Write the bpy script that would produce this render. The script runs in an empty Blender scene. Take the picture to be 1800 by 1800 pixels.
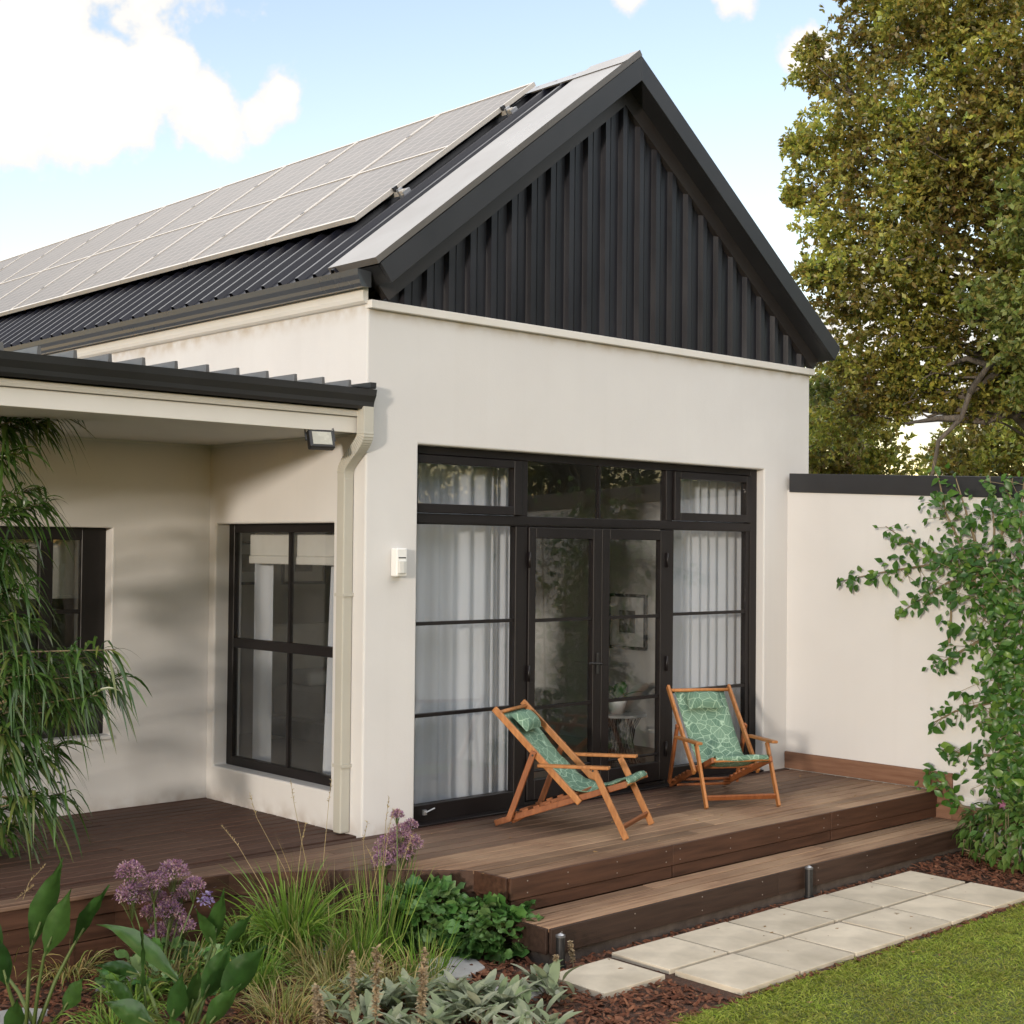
import bpy, bmesh, math, random
import numpy as np
from mathutils import Vector, Matrix
R = math.radians
rnd = random.Random(7)
rng = np.random.default_rng(11)
sc = bpy.context.scene
col = sc.collection

# ------------------------------------------------------------------ camera
CAM = np.array([-5.7904, -7.6445, 1.9385]); YAW, PIT, ROL, FPX = -0.7509, 0.0252, 0.0097, 2500.74
_f = np.array([-math.sin(YAW)*math.cos(PIT), math.cos(YAW)*math.cos(PIT), math.sin(PIT)])
_r = np.array([math.cos(YAW), math.sin(YAW), 0.0]); _u = np.cross(_r, _f)
RGT = _r*math.cos(ROL)+_u*math.sin(ROL); UP = -_r*math.sin(ROL)+_u*math.cos(ROL); FWD = _f
cd = bpy.data.cameras.new('camera'); cam = bpy.data.objects.new('camera', cd); col.objects.link(cam)
cd.sensor_width = 36; cd.lens = FPX/1800*36; cd.clip_start = 0.1; cd.clip_end = 3000
cam.matrix_world = Matrix(((RGT[0], UP[0], -FWD[0], CAM[0]), (RGT[1], UP[1], -FWD[1], CAM[1]), (RGT[2], UP[2], -FWD[2], CAM[2]), (0, 0, 0, 1)))
sc.camera = cam
def ray(px, py): return FWD+RGT*(px-900)/FPX-UP*(py-900)/FPX
def at(px, py, depth): return CAM+ray(px, py)*depth            # a place in the garden at a given distance
def onx(px, py, x): d = ray(px, py); return CAM+d*((x-CAM[0])/d[0])
def onz(px, py, z): d = ray(px, py); return CAM+d*((z-CAM[2])/d[2])

# ------------------------------------------------------------------ world, sun, exposure
SUN = Vector((2.0, 1.0, -0.238)).normalized()
w = bpy.data.worlds.new('World'); sc.world = w; w.use_nodes = True
w.cycles.sampling_method = 'MANUAL'; w.cycles.sample_map_resolution = 512
nt = w.node_tree; nt.nodes.clear()
def N(nt, t, ins=None, **kw):
    n = nt.nodes.new(t)
    for k, v in kw.items(): setattr(n, k, v)
    for k, v in (ins or {}).items():
        s = n.inputs[k]
        if hasattr(v, 'is_output'): nt.links.new(v, s)
        else: s.default_value = v
    return n
def mth(nt, op, a, b=None, c=None, clamp=False):
    n = nt.nodes.new('ShaderNodeMath'); n.operation = op; n.use_clamp = clamp
    for i, v in enumerate((a, b, c)):
        if v is None: continue
        if hasattr(v, 'is_output'): nt.links.new(v, n.inputs[i])
        else: n.inputs[i].default_value = v
    return n.outputs[0]
sky = N(nt, 'ShaderNodeTexSky', sky_type='NISHITA', sun_disc=False)
sky.sun_elevation = math.asin(-SUN.z); sky.sun_rotation = math.atan2(-SUN.x, -SUN.y) % (2*math.pi)
sky.air_density = 1.0; sky.dust_density = 0.05; sky.ozone_density = 1.0
tc = N(nt, 'ShaderNodeTexCoord'); D = tc.outputs['Generated']
sx = N(nt, 'ShaderNodeSeparateXYZ', {0: D})
zz = mth(nt, 'ADD', mth(nt, 'MAXIMUM', sx.outputs[2], 0.0), 0.22)
cx = mth(nt, 'DIVIDE', sx.outputs[0], zz); cy = mth(nt, 'DIVIDE', sx.outputs[1], zz)
cv = N(nt, 'ShaderNodeCombineXYZ', {0: cx, 1: cy, 2: 0.3})
n1 = N(nt, 'ShaderNodeTexNoise', {'Vector': cv.outputs[0], 'Scale': 1.15, 'Detail': 3.0, 'Roughness': 0.62, 'Distortion': 0.25})
n2 = N(nt, 'ShaderNodeTexNoise', {'Vector': D, 'Scale': 15.0, 'Detail': 5.0, 'Roughness': 0.6})
def puff(px, py, rad, amp):                                    # one cumulus: a soft lobe round a heading
    d = ray(px, py); d = d/np.linalg.norm(d)
    dt = N(nt, 'ShaderNodeVectorMath', {0: D, 1: tuple(d)}, operation='DISTANCE')
    return mth(nt, 'MULTIPLY', mth(nt, 'SUBTRACT', 1.0, mth(nt, 'DIVIDE', dt.outputs['Value'], rad), clamp=True), amp)
lobes = None
for a in [(20, 110, .08, 1.1), (60, 50, .055, 1.0), (115, 145, .062, 1.0), (215, 200, .055, .95), (280, 150, .042, .9), (345, 205, .048, .82), (505, 165, .032, .8), (455, 200, .03, .55),
          (1110, -10, .035, .7), (1290, -5, .03, .6), (1415, 95, .028, .72), (1600, 600, .12, .8), (-140, -470, .26, 1.05)]:
    v = puff(*a); lobes = v if lobes is None else mth(nt, 'MAXIMUM', lobes, v)
low = mth(nt, 'ADD', lobes, mth(nt, 'MULTIPLY', mth(nt, 'SUBTRACT', n2.outputs[0], 0.5), 1.5))
lowm = N(nt, 'ShaderNodeMapRange', {0: low, 1: 0.24, 2: 0.44}, interpolation_type='SMOOTHSTEP')
him = N(nt, 'ShaderNodeMapRange', {0: n1.outputs[0], 1: 0.40, 2: 0.54}, interpolation_type='SMOOTHSTEP')
hgt = N(nt, 'ShaderNodeMapRange', {0: sx.outputs[2], 1: 0.36, 2: 0.48}, interpolation_type='SMOOTHSTEP')
mask = mth(nt, 'MAXIMUM', lowm.outputs[0], mth(nt, 'MULTIPLY', him.outputs[0], hgt.outputs[0]))
skc = N(nt, 'ShaderNodeVectorMath', {0: sky.outputs[0], 1: (1.10, .945, .985)}, operation='MULTIPLY')
shd = N(nt, 'ShaderNodeMapRange', {0: low, 1: .35, 2: 1.1, 3: 2.75, 4: 4.2})
cloud = N(nt, 'ShaderNodeMixRGB', {0: hgt.outputs[0], 1: N(nt, 'ShaderNodeVectorMath', {0: N(nt, 'ShaderNodeCombineXYZ', {0: shd.outputs[0], 1: shd.outputs[0], 2: shd.outputs[0]}).outputs[0], 1: (1.0, .965, .92)}, operation='MULTIPLY').outputs[0], 2: (6.4, 6.3, 6.25, 1)})
mx = N(nt, 'ShaderNodeMixRGB', {0: mask, 1: skc.outputs[0], 2: cloud.outputs[0]})
bg = N(nt, 'ShaderNodeBackground', {0: mx.outputs[0], 1: 0.12})
out = N(nt, 'ShaderNodeOutputWorld', {0: bg.outputs[0]})
sl = bpy.data.lights.new('sun', 'SUN'); sl.energy = 0.72; sl.angle = R(4.0); sl.color = (1.0, 0.89, 0.76)
so = bpy.data.objects.new('sun', sl); col.objects.link(so); so.rotation_euler = SUN.to_track_quat('-Z', 'Y').to_euler(); so.location = (-20, -10, 8)
vs = sc.view_settings; vs.view_transform = 'Standard'; vs.look = 'None'; vs.gamma = 1.0; vs.exposure = 1.6; vs.use_curve_mapping = False
sc.cycles.max_bounces = 4; sc.cycles.diffuse_bounces = 2; sc.cycles.caustics_reflective = False; sc.cycles.caustics_refractive = False; sc.cycles.transparent_max_bounces = 10; sc.cycles.glossy_bounces = 3; sc.cycles.transmission_bounces = 4
sc.cycles.use_denoising = True

# ------------------------------------------------------------------ mesh helpers
class MB:
    def __init__(s): s.v = []; s.f = []
    def add(s, vs, fs):
        b = len(s.v); s.v += [tuple(map(float, p)) for p in vs]; s.f += [tuple(i+b for i in f) for f in fs]; return s
    def box(s, x0, x1, y0, y1, z0, z1):
        return s.add([(x0, y0, z0), (x1, y0, z0), (x1, y1, z0), (x0, y1, z0), (x0, y0, z1), (x1, y0, z1), (x1, y1, z1), (x0, y1, z1)],
                     [(0, 3, 2, 1), (4, 5, 6, 7), (0, 1, 5, 4), (1, 2, 6, 5), (2, 3, 7, 6), (3, 0, 4, 7)])
    def bar(s, a, b, wd, th, up=(0, 0, 1), ext=0.0):            # a rail from a to b
        a = Vector(a); b = Vector(b); d = (b-a).normalized(); a = a-d*ext; b = b+d*ext
        sd = d.cross(Vector(up)); sd = sd.normalized() if sd.length > 1e-6 else Vector((1, 0, 0)); n = sd.cross(d)
        vs = []
        for p in (a, b):
            for i, j in ((-1, -1), (1, -1), (1, 1), (-1, 1)): vs.append(p+sd*(i*wd/2)+n*(j*th/2))
        return s.add(vs, [(3, 2, 1, 0), (4, 5, 6, 7), (0, 1, 5, 4), (1, 2, 6, 5), (2, 3, 7, 6), (3, 0, 4, 7)])
    def tube(s, pts, rad, n=6, sq=False, cap=True):
        pts = [Vector(p) for p in pts]; rad = rad if hasattr(rad, '__len__') else [rad]*len(pts)
        ref = Vector((0, 0, 1)); rings = []; prev = None
        for i, p in enumerate(pts):
            d = (pts[min(i+1, len(pts)-1)]-pts[max(i-1, 0)]).normalized()
            if prev is None: sd = d.cross(ref); sd = sd.normalized() if sd.length > .05 else Vector((1, 0, 0))
            else: sd = (prev-d*prev.dot(d)).normalized()
            prev = sd; nn = d.cross(sd)
            rings.append([p+(sd*math.cos(2*math.pi*(k+(.5 if sq else 0))/n)+nn*math.sin(2*math.pi*(k+(.5 if sq else 0))/n))*rad[i] for k in range(n)])
        fs = []
        for i in range(len(pts)-1):
            for k in range(n): fs.append((i*n+k, i*n+(k+1) % n, (i+1)*n+(k+1) % n, (i+1)*n+k))
        if cap: fs += [tuple(reversed(range(n))), tuple((len(pts)-1)*n+k for k in range(n))]
        return s.add([v for r_ in rings for v in r_], fs)
    def prism(s, poly, ax, a0, a1):                             # polygon in the two other axes pushed along ax
        def P(p, a):
            return {'x': (a, p[0], p[1]), 'y': (p[0], a, p[1]), 'z': (p[0], p[1], a)}[ax]
        n = len(poly); vs = [P(p, a0) for p in poly]+[P(p, a1) for p in poly]
        fs = [tuple(range(n)), tuple(reversed(range(n, 2*n)))]+[((k+1) % n, k, k+n, (k+1) % n+n) for k in range(n)]
        return s.add(vs, fs)
    def shell(s, line, t, ax, a0, a1):                          # open bent-metal profile of thickness t
        n = len(line); off = []
        for i in range(n):
            p0 = line[max(i-1, 0)]; p1 = line[min(i+1, n-1)]; dx, dy = p1[0]-p0[0], p1[1]-p0[1]; L = math.hypot(dx, dy)
            off.append((line[i][0]-dy/L*t, line[i][1]+dx/L*t))
        return s.prism(list(line)+off[::-1], ax, a0, a1)
def mesh(name, mb, mats=None, recalc=True):
    me = bpy.data.meshes.new(name); me.from_pydata(mb.v, [], mb.f)
    if recalc:
        bm = bmesh.new(); bm.from_mesh(me); bmesh.ops.recalc_face_normals(bm, faces=bm.faces[:]); bm.to_mesh(me); bm.free()
    if mats: me.materials.append(mats)
    return me
def link(name, me, parent=None):
    o = bpy.data.objects.new(name, me); col.objects.link(o)
    if parent: o.parent = parent
    return o
def mk(name, mb, mat, parent=None, bev=0.0, seg=1, smooth=False, recalc=True):
    o = link(name, mesh(name, mb, mat, recalc), parent)
    if smooth:
        for p in o.data.polygons: p.use_smooth = True
    if bev:
        m = o.modifiers.new('bevel', 'BEVEL'); m.width = bev; m.segments = seg; m.limit_method = 'ANGLE'; m.angle_limit = R(35); m.harden_normals = False
    return o
def tag(o, label=None, cat=None, group=None, kind=None):
    for k, v in (('label', label), ('category', cat), ('group', group), ('kind', kind)):
        if v: o[k] = v
    return o
def empty(name, loc=(0, 0, 0)):
    o = bpy.data.objects.new(name, None); o.empty_display_size = .1; o.location = loc; col.objects.link(o); return o
def npmesh(name, V, F, mat, parent=None, smooth=False):          # big leaf meshes from numpy arrays
    me = bpy.data.meshes.new(name); V = np.asarray(V, np.float32).reshape(-1, 3); F = np.asarray(F, np.int32); k = F.shape[1]
    me.vertices.add(len(V)); me.vertices.foreach_set('co', V.ravel())
    me.loops.add(F.size); me.loops.foreach_set('vertex_index', F.ravel())
    me.polygons.add(len(F)); me.polygons.foreach_set('loop_start', np.arange(0, F.size, k, dtype=np.int32)); me.polygons.foreach_set('loop_total', np.full(len(F), k, np.int32))
    me.update(calc_edges=True); me.materials.append(mat)
    if smooth: me.polygons.foreach_set('use_smooth', np.ones(len(F), bool))
    return link(name, me, parent)
def unit(a): return a/np.maximum(np.linalg.norm(a, axis=-1, keepdims=True), 1e-9)
def straps(p, d, L, W, droop, prof, side=None, cup=0.0):
    """ribbon leaves: p,d (n,3), L,W,droop (n); prof = widths along the leaf"""
    p = np.asarray(p, float); d = unit(np.asarray(d, float)); n = len(p); L = np.broadcast_to(L, n); W = np.broadcast_to(W, n); droop = np.broadcast_to(droop, n)
    k = len(prof); t = np.linspace(0, 1, k)
    c = p[:, None]+d[:, None]*(t[None, :, None]*L[:, None, None]); c[..., 2] -= droop[:, None]*L[:, None]*t[None]**2
    tan = np.gradient(c, axis=1); tan = unit(tan)
    if side is None:
        side = np.cross(d, np.array([0, 0, 1.0]))+1e-3; side = unit(side+rng.normal(0, .35, (n, 3)))
    s = unit(side[:, None]-tan*np.sum(side[:, None]*tan, -1, keepdims=True))
    hw = (np.asarray(prof)[None, :, None]*W[:, None, None])/2
    nn = np.cross(tan, s)
    V = np.stack([c-s*hw+nn*hw*cup, c+s*hw+nn*hw*cup], 2) if not cup else np.stack([c-s*hw+nn*hw*cup, c, c+s*hw+nn*hw*cup], 2)
    m = V.shape[2]; V = V.reshape(n, k*m, 3)
    f = []
    for i in range(k-1):
        for j in range(m-1): f.append((i*m+j, i*m+j+1, (i+1)*m+j+1, (i+1)*m+j))
    F = (np.arange(n)*k*m)[:, None, None]+np.array(f)[None]
    return V.reshape(-1, 3), F.reshape(-1, 4)
def joinvf(parts):
    V = []; F = []; b = 0
    for v, f in parts: V.append(v); F.append(f+b); b += len(v)
    return np.concatenate(V), np.concatenate(F)

# ------------------------------------------------------------------ materials
def newmat(name):
    m = bpy.data.materials.new(name); m.use_nodes = True; nt = m.node_tree; b = nt.nodes['Principled BSDF']; return m, nt, b
def mat(name, c1, c2=None, scale=4.0, rough=.6, bump=0.0, bscale=60.0, stretch=(1, 1, 1), detail=6, metal=0, spec=.5, coat=0, rvar=0.0, dist=.01, c3=None, s3=1.0, crough=.1, rotz=0):
    m, nt, b = newmat(name); c2 = c2 or c1
    tc = N(nt, 'ShaderNodeTexCoord'); mp = N(nt, 'ShaderNodeMapping', {0: tc.outputs['Object'], 'Scale': stretch, 'Rotation': (0, 0, rotz)})
    oi = N(nt, 'ShaderNodeObjectInfo')
    off = N(nt, 'ShaderNodeVectorMath', {0: mp.outputs[0], 1: mth(nt, 'MULTIPLY', oi.outputs['Random'], 37.0)}, operation='ADD')
    n = N(nt, 'ShaderNodeTexNoise', {'Vector': off.outputs[0], 'Scale': scale, 'Detail': detail, 'Roughness': .6})
    mr = N(nt, 'ShaderNodeMapRange', {0: n.outputs[0], 1: .3, 2: .7})
    mixc = N(nt, 'ShaderNodeMixRGB', {0: mr.outputs[0], 1: (*c1, 1), 2: (*c2, 1)}); cc = mixc.outputs[0]
    if c3:
        n3 = N(nt, 'ShaderNodeTexNoise', {'Vector': tc.outputs['Object'], 'Scale': s3, 'Detail': 5.0})
        m3 = N(nt, 'ShaderNodeMapRange', {0: n3.outputs[0], 1: .42, 2: .68}); cc = N(nt, 'ShaderNodeMixRGB', {0: mth(nt, 'MULTIPLY', m3.outputs[0], .8), 1: cc, 2: (*c3, 1)}).outputs[0]
    if rvar:
        f = mth(nt, 'ADD', mth(nt, 'MULTIPLY', oi.outputs['Random'], rvar), 1-rvar/2)
        cc = N(nt, 'ShaderNodeVectorMath', {0: cc, 1: N(nt, 'ShaderNodeCombineXYZ', {0: f, 1: f, 2: f}).outputs[0]}, operation='MULTIPLY').outputs[0]
    nt.links.new(cc, b.inputs['Base Color'])
    rr = N(nt, 'ShaderNodeMapRange', {0: n.outputs[0], 1: .2, 2: .8, 3: max(rough-.08, .02), 4: min(rough+.1, 1)}); nt.links.new(rr.outputs[0], b.inputs['Roughness'])
    b.inputs['Metallic'].default_value = metal; b.inputs['Specular IOR Level'].default_value = spec; b.inputs['Coat Weight'].default_value = coat; b.inputs['Coat Roughness'].default_value = crough
    if bump:
        nb = N(nt, 'ShaderNodeTexNoise', {'Vector': off.outputs[0], 'Scale': bscale, 'Detail': 6.0, 'Roughness': .65})
        bp = N(nt, 'ShaderNodeBump', {'Strength': bump, 'Distance': dist, 'Height': nb.outputs[0]}); nt.links.new(bp.outputs[0], b.inputs['Normal'])
    return m
def leafmat(name, cols, rough=.5, trans=.3, spec=.4, vein=False, clump=0, cs=1.0):
    m, nt, b = newmat(name)
    g = N(nt, 'ShaderNodeNewGeometry'); oi = N(nt, 'ShaderNodeObjectInfo')
    f = mth(nt, 'FRACT', mth(nt, 'ADD', g.outputs['Random Per Island'], mth(nt, 'MULTIPLY', oi.outputs['Random'], 7.31)))
    cr = N(nt, 'ShaderNodeValToRGB', {0: f}); e = cr.color_ramp.elements
    e[0].position = 0; e[0].color = (*cols[0], 1); e[1].position = 1; e[1].color = (*cols[-1], 1)
    for i, c in enumerate(cols[1:-1]): el = e.new((i+1)/(len(cols)-1)); el.color = (*c, 1)
    cc = cr.outputs[0]
    if vein:
        tc = N(nt, 'ShaderNodeTexCoord'); wv = N(nt, 'ShaderNodeTexNoise', {'Vector': tc.outputs['Object'], 'Scale': 14.0, 'Detail': 4.0})
        hs = N(nt, 'ShaderNodeHueSaturation', {'Value': N(nt, 'ShaderNodeMapRange', {0: wv.outputs[0], 1: .3, 2: .7, 3: .75, 4: 1.25}).outputs[0], 'Color': cc}); cc = hs.outputs[0]
    if clump:
        tc = N(nt, 'ShaderNodeTexCoord'); wv = N(nt, 'ShaderNodeTexNoise', {'Vector': tc.outputs['Object'], 'Scale': clump, 'Detail': 2.0})
        hs = N(nt, 'ShaderNodeHueSaturation', {'Hue': N(nt, 'ShaderNodeMapRange', {0: wv.outputs[0], 1: .35, 2: .65, 3: .5-.025*cs, 4: .5+.025*cs}).outputs[0], 'Value': N(nt, 'ShaderNodeMapRange', {0: wv.outputs[0], 1: .35, 2: .65, 3: 1-.4*cs, 4: 1+.5*cs}).outputs[0], 'Color': cc}); cc = hs.outputs[0]
    nt.links.new(cc, b.inputs['Base Color']); b.inputs['Roughness'].default_value = rough; b.inputs['Specular IOR Level'].default_value = spec
    tr = N(nt, 'ShaderNodeBsdfTranslucent', {0: cc}); mxs = N(nt, 'ShaderNodeMixShader', {0: trans, 1: b.outputs[0], 2: tr.outputs[0]})
    nt.links.new(mxs.outputs[0], nt.nodes['Material Output'].inputs[0]); return m
def glassmat(name, tint=(.93, .94, .95), rough=.0, ior=1.52):
    m, nt, b = newmat(name); nt.nodes.remove(b)
    lw = N(nt, 'ShaderNodeLayerWeight', {0: .5}); f2 = mth(nt, 'ADD', mth(nt, 'MULTIPLY', mth(nt, 'POWER', lw.outputs['Facing'], 4.0), .9), .055, clamp=True)
    t = N(nt, 'ShaderNodeBsdfTransparent', {0: (*tint, 1)}); g = N(nt, 'ShaderNodeBsdfGlossy', {'Roughness': rough})
    s = N(nt, 'ShaderNodeMixShader', {0: f2, 1: t.outputs[0], 2: g.outputs[0]}); nt.links.new(s.outputs[0], nt.nodes['Material Output'].inputs[0]); return m
PLASTER = mat('plaster', (.635, .622, .615), (.69, .68, .672), 1.3, .85, .24, 90, c3=(.62, .602, .588), s3=.35, dist=.004, spec=.2)
def streaks(m, amt=.16, splash=False):                                        # rain streaks and grime with a shape of their own
    nt = m.node_tree; b = nt.nodes['Principled BSDF']; src = b.inputs['Base Color'].links[0].from_socket
    tc = N(nt, 'ShaderNodeTexCoord'); mp = N(nt, 'ShaderNodeMapping', {0: tc.outputs['Object'], 'Scale': (5, 5, .22)}); n = N(nt, 'ShaderNodeTexNoise', {'Vector': mp.outputs[0], 'Scale': 1.6, 'Detail': 4.0})
    n2 = N(nt, 'ShaderNodeTexNoise', {'Vector': tc.outputs['Object'], 'Scale': 23.0, 'Detail': 3.0})
    k = mth(nt, 'ADD', N(nt, 'ShaderNodeMapRange', {0: n.outputs[0], 1: .52, 2: .78}).outputs[0], N(nt, 'ShaderNodeMapRange', {0: n2.outputs[0], 1: .66, 2: .8, 4: .35}).outputs[0], clamp=True)
    mx = N(nt, 'ShaderNodeMixRGB', {0: mth(nt, 'MULTIPLY', k, amt), 1: src, 2: (.36, .32, .27, 1)}); c = mx.outputs[0]
    if splash:                                                   # soil splash above the deck, tan run-off under the string course
        z = N(nt, 'ShaderNodeSeparateXYZ', {0: tc.outputs['Object']}).outputs[2]; n3 = N(nt, 'ShaderNodeTexNoise', {'Vector': tc.outputs['Object'], 'Scale': 7.0, 'Detail': 5.0})
        for z0, z1, colr, am in ((.16, .0, (.30, .22, .16, 1), .55), (3.44, 3.54, (.42, .33, .22, 1), .6)):
            f = N(nt, 'ShaderNodeMapRange', {0: z, 1: z0, 2: z1}); g = mth(nt, 'MULTIPLY', mth(nt, 'MULTIPLY', mth(nt, 'POWER', f.outputs[0], 1.6), N(nt, 'ShaderNodeMapRange', {0: n3.outputs[0], 1: .36, 2: .66}).outputs[0]), am)
            if z0 < 1: g = mth(nt, 'MULTIPLY', g, mth(nt, 'GREATER_THAN', z, -.03))
            c = N(nt, 'ShaderNodeMixRGB', {0: g, 1: c, 2: colr}).outputs[0]
    nt.links.new(c, b.inputs['Base Color'])
streaks(PLASTER, .04, True)
CREAM = mat('cream_paint', (.66, .635, .59), (.71, .685, .645), 2.5, .45, .03, 40, spec=.4)
SOFFIT = mat('soffit_paint', (.70, .68, .63), (.74, .72, .67), 2, .7)
CHAR = mat('charcoal_metal', (.017, .0175, .020), (.024, .0245, .028), 2.0, .4, .05, 8, coat=.08, crough=.2, spec=.5)
ROOF = mat('roof_sheet_metal', (.009, .010, .017), (.014, .015, .024), 1.5, .34, .04, 5, coat=.0, rvar=.3, spec=.35)
CAPM = mat('flashing_metal', (.11, .10, .09), (.135, .122, .11), 1.2, .3, .03, 6, coat=.12, crough=.2, spec=.5)
CLAD = mat('cladding_metal', (.010, .010, .014), (.018, .018, .023), 1.2, .34, .04, 6, rvar=.35)
ALU = mat('window_frame_dark', (.0075, .0055, .006), (.011, .0085, .009), 3, .42, spec=.35)
GLASS = glassmat('window_glass'); 
WHITEP = mat('white_plastic', (.8, .8, .78), None, 5, .4)
PIPE = mat('downpipe_paint', (.46, .445, .39), (.50, .485, .43), 3, .45, spec=.35)
GALV = mat('galvanised_metal', (.45, .46, .48), (.55, .56, .58), 6, .35, metal=.8)
BLACKP = mat('black_powdercoat', (.012, .012, .013), (.02, .02, .021), 6, .4)
CONC = mat('concrete_slab', (.56, .485, .375), (.69, .605, .475), 5, .85, .3, 70, c3=(.44, .38, .29), s3=2.6, rvar=.16, dist=.004, spec=.2)
streaks(CONC, .3)
STONE = mat('grey_stone', (.30, .29, .28), (.42, .41, .39), 6, .8, .3, 40)
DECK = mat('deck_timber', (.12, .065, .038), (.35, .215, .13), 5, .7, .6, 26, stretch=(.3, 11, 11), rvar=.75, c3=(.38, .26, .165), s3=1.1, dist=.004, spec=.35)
DECKD = mat('shaded_deck_timber', (.050, .022, .015), (.105, .055, .038), 5, .62, .4, 26, stretch=(.35, 9, 9), rvar=.4, c3=(.085, .05, .036), s3=.8, dist=.004, spec=.25)  # darker oiled porch boards, with the porch shade also put into the colour
DECKM = mat('half_shaded_deck_timber', (.085, .045, .029), (.20, .12, .078), 5, .65, .4, 26, stretch=(.35, 9, 9), rvar=.5, c3=(.18, .12, .082), s3=.9, dist=.004, spec=.3)  # in-between tone that fades the painted shade out towards the front
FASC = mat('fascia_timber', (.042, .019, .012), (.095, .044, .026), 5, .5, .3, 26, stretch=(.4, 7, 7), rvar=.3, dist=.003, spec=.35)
SKIRT = mat('skirting_timber', (.15, .075, .045), (.23, .125, .08), 5, .55, .25, 26, stretch=(7, .5, 7), rvar=.2, dist=.003, spec=.3)
TEAK = mat('oiled_teak', (.30, .115, .034), (.46, .20, .065), 7, .42, .15, 40, stretch=(6, 6, 1.2), rvar=.3, dist=.002, spec=.4)
TEAKD = mat('dark_oiled_teak', (.20, .062, .022), (.31, .11, .038), 7, .45, .15, 40, stretch=(6, 6, 1.2), rvar=.25, dist=.002, spec=.4)
SOIL = mat('mulch_soil', (.055, .026, .016), (.12, .06, .036), 30, .95, .8, 90, dist=.02)
LAWNB = mat('lawn_soil', (.07, .09, .02), (.13, .15, .04), 25, .95, .6, 80, dist=.02)
FIELD = mat('far_ground', (.05, .06, .02), (.09, .09, .04), 2, .95)
BARK = mat('bark', (.09, .075, .06), (.20, .17, .14), 9, .9, .8, 30, stretch=(2, 2, .5), dist=.03)
TWIG = mat('twig', (.16, .12, .07), (.24, .19, .11), 9, .8)
STEM = leafmat('green_stem', [(.07, .11, .025), (.11, .15, .04)], .5, .1)
FLOORI = mat('room_floor', (.22, .18, .14), (.27, .22, .17), 4, .5)
ROOMW = mat('room_wall', (.52, .51, .48), (.56, .55, .52), 2, .8)
def curtainmat():
    m, nt, b = newmat('sheer_curtain'); b.inputs['Base Color'].default_value = (.76, .79, .84, 1); b.inputs['Roughness'].default_value = .9; b.inputs['Specular IOR Level'].default_value = .1
    tr = N(nt, 'ShaderNodeBsdfTranslucent', {0: (.85, .88, .9, 1)}); s = N(nt, 'ShaderNodeMixShader', {0: .25, 1: b.outputs[0], 2: tr.outputs[0]})
    nt.links.new(s.outputs[0], nt.nodes['Material Output'].inputs[0]); return m
CURT = curtainmat()
LINEN = mat('linen', (.62, .60, .55), (.70, .68, .63), 8, .9, .1, 80)
def solarmat():
    m, nt, b = newmat('solar_cells'); tc = N(nt, 'ShaderNodeTexCoord')
    br = N(nt, 'ShaderNodeTexBrick', {'Vector': tc.outputs['UV'], 'Color1': (.05, .038, .03, 1), 'Color2': (.075, .058, .047, 1), 'Mortar': (.22, .19, .165, 1), 'Scale': 1.0, 'Mortar Size': .045, 'Brick Width': 1.0, 'Row Height': 1.0, 'Bias': 0.0}, offset=0.0)
    nt.links.new(br.outputs[0], b.inputs['Base Color']); b.inputs['Roughness'].default_value = .42
    b.inputs['Specular IOR Level'].default_value = .6; b.inputs['Coat Weight'].default_value = .1; b.inputs['Specular Tint'].default_value = (1.0, .93, .86, 1); b.inputs['Coat Roughness'].default_value = .2; b.inputs['Coat IOR'].default_value = 1.5
    return m
SOLAR = solarmat()
PFRAME = mat('panel_frame', (.58, .54, .49), (.64, .60, .55), 4, .45, metal=.3)
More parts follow.
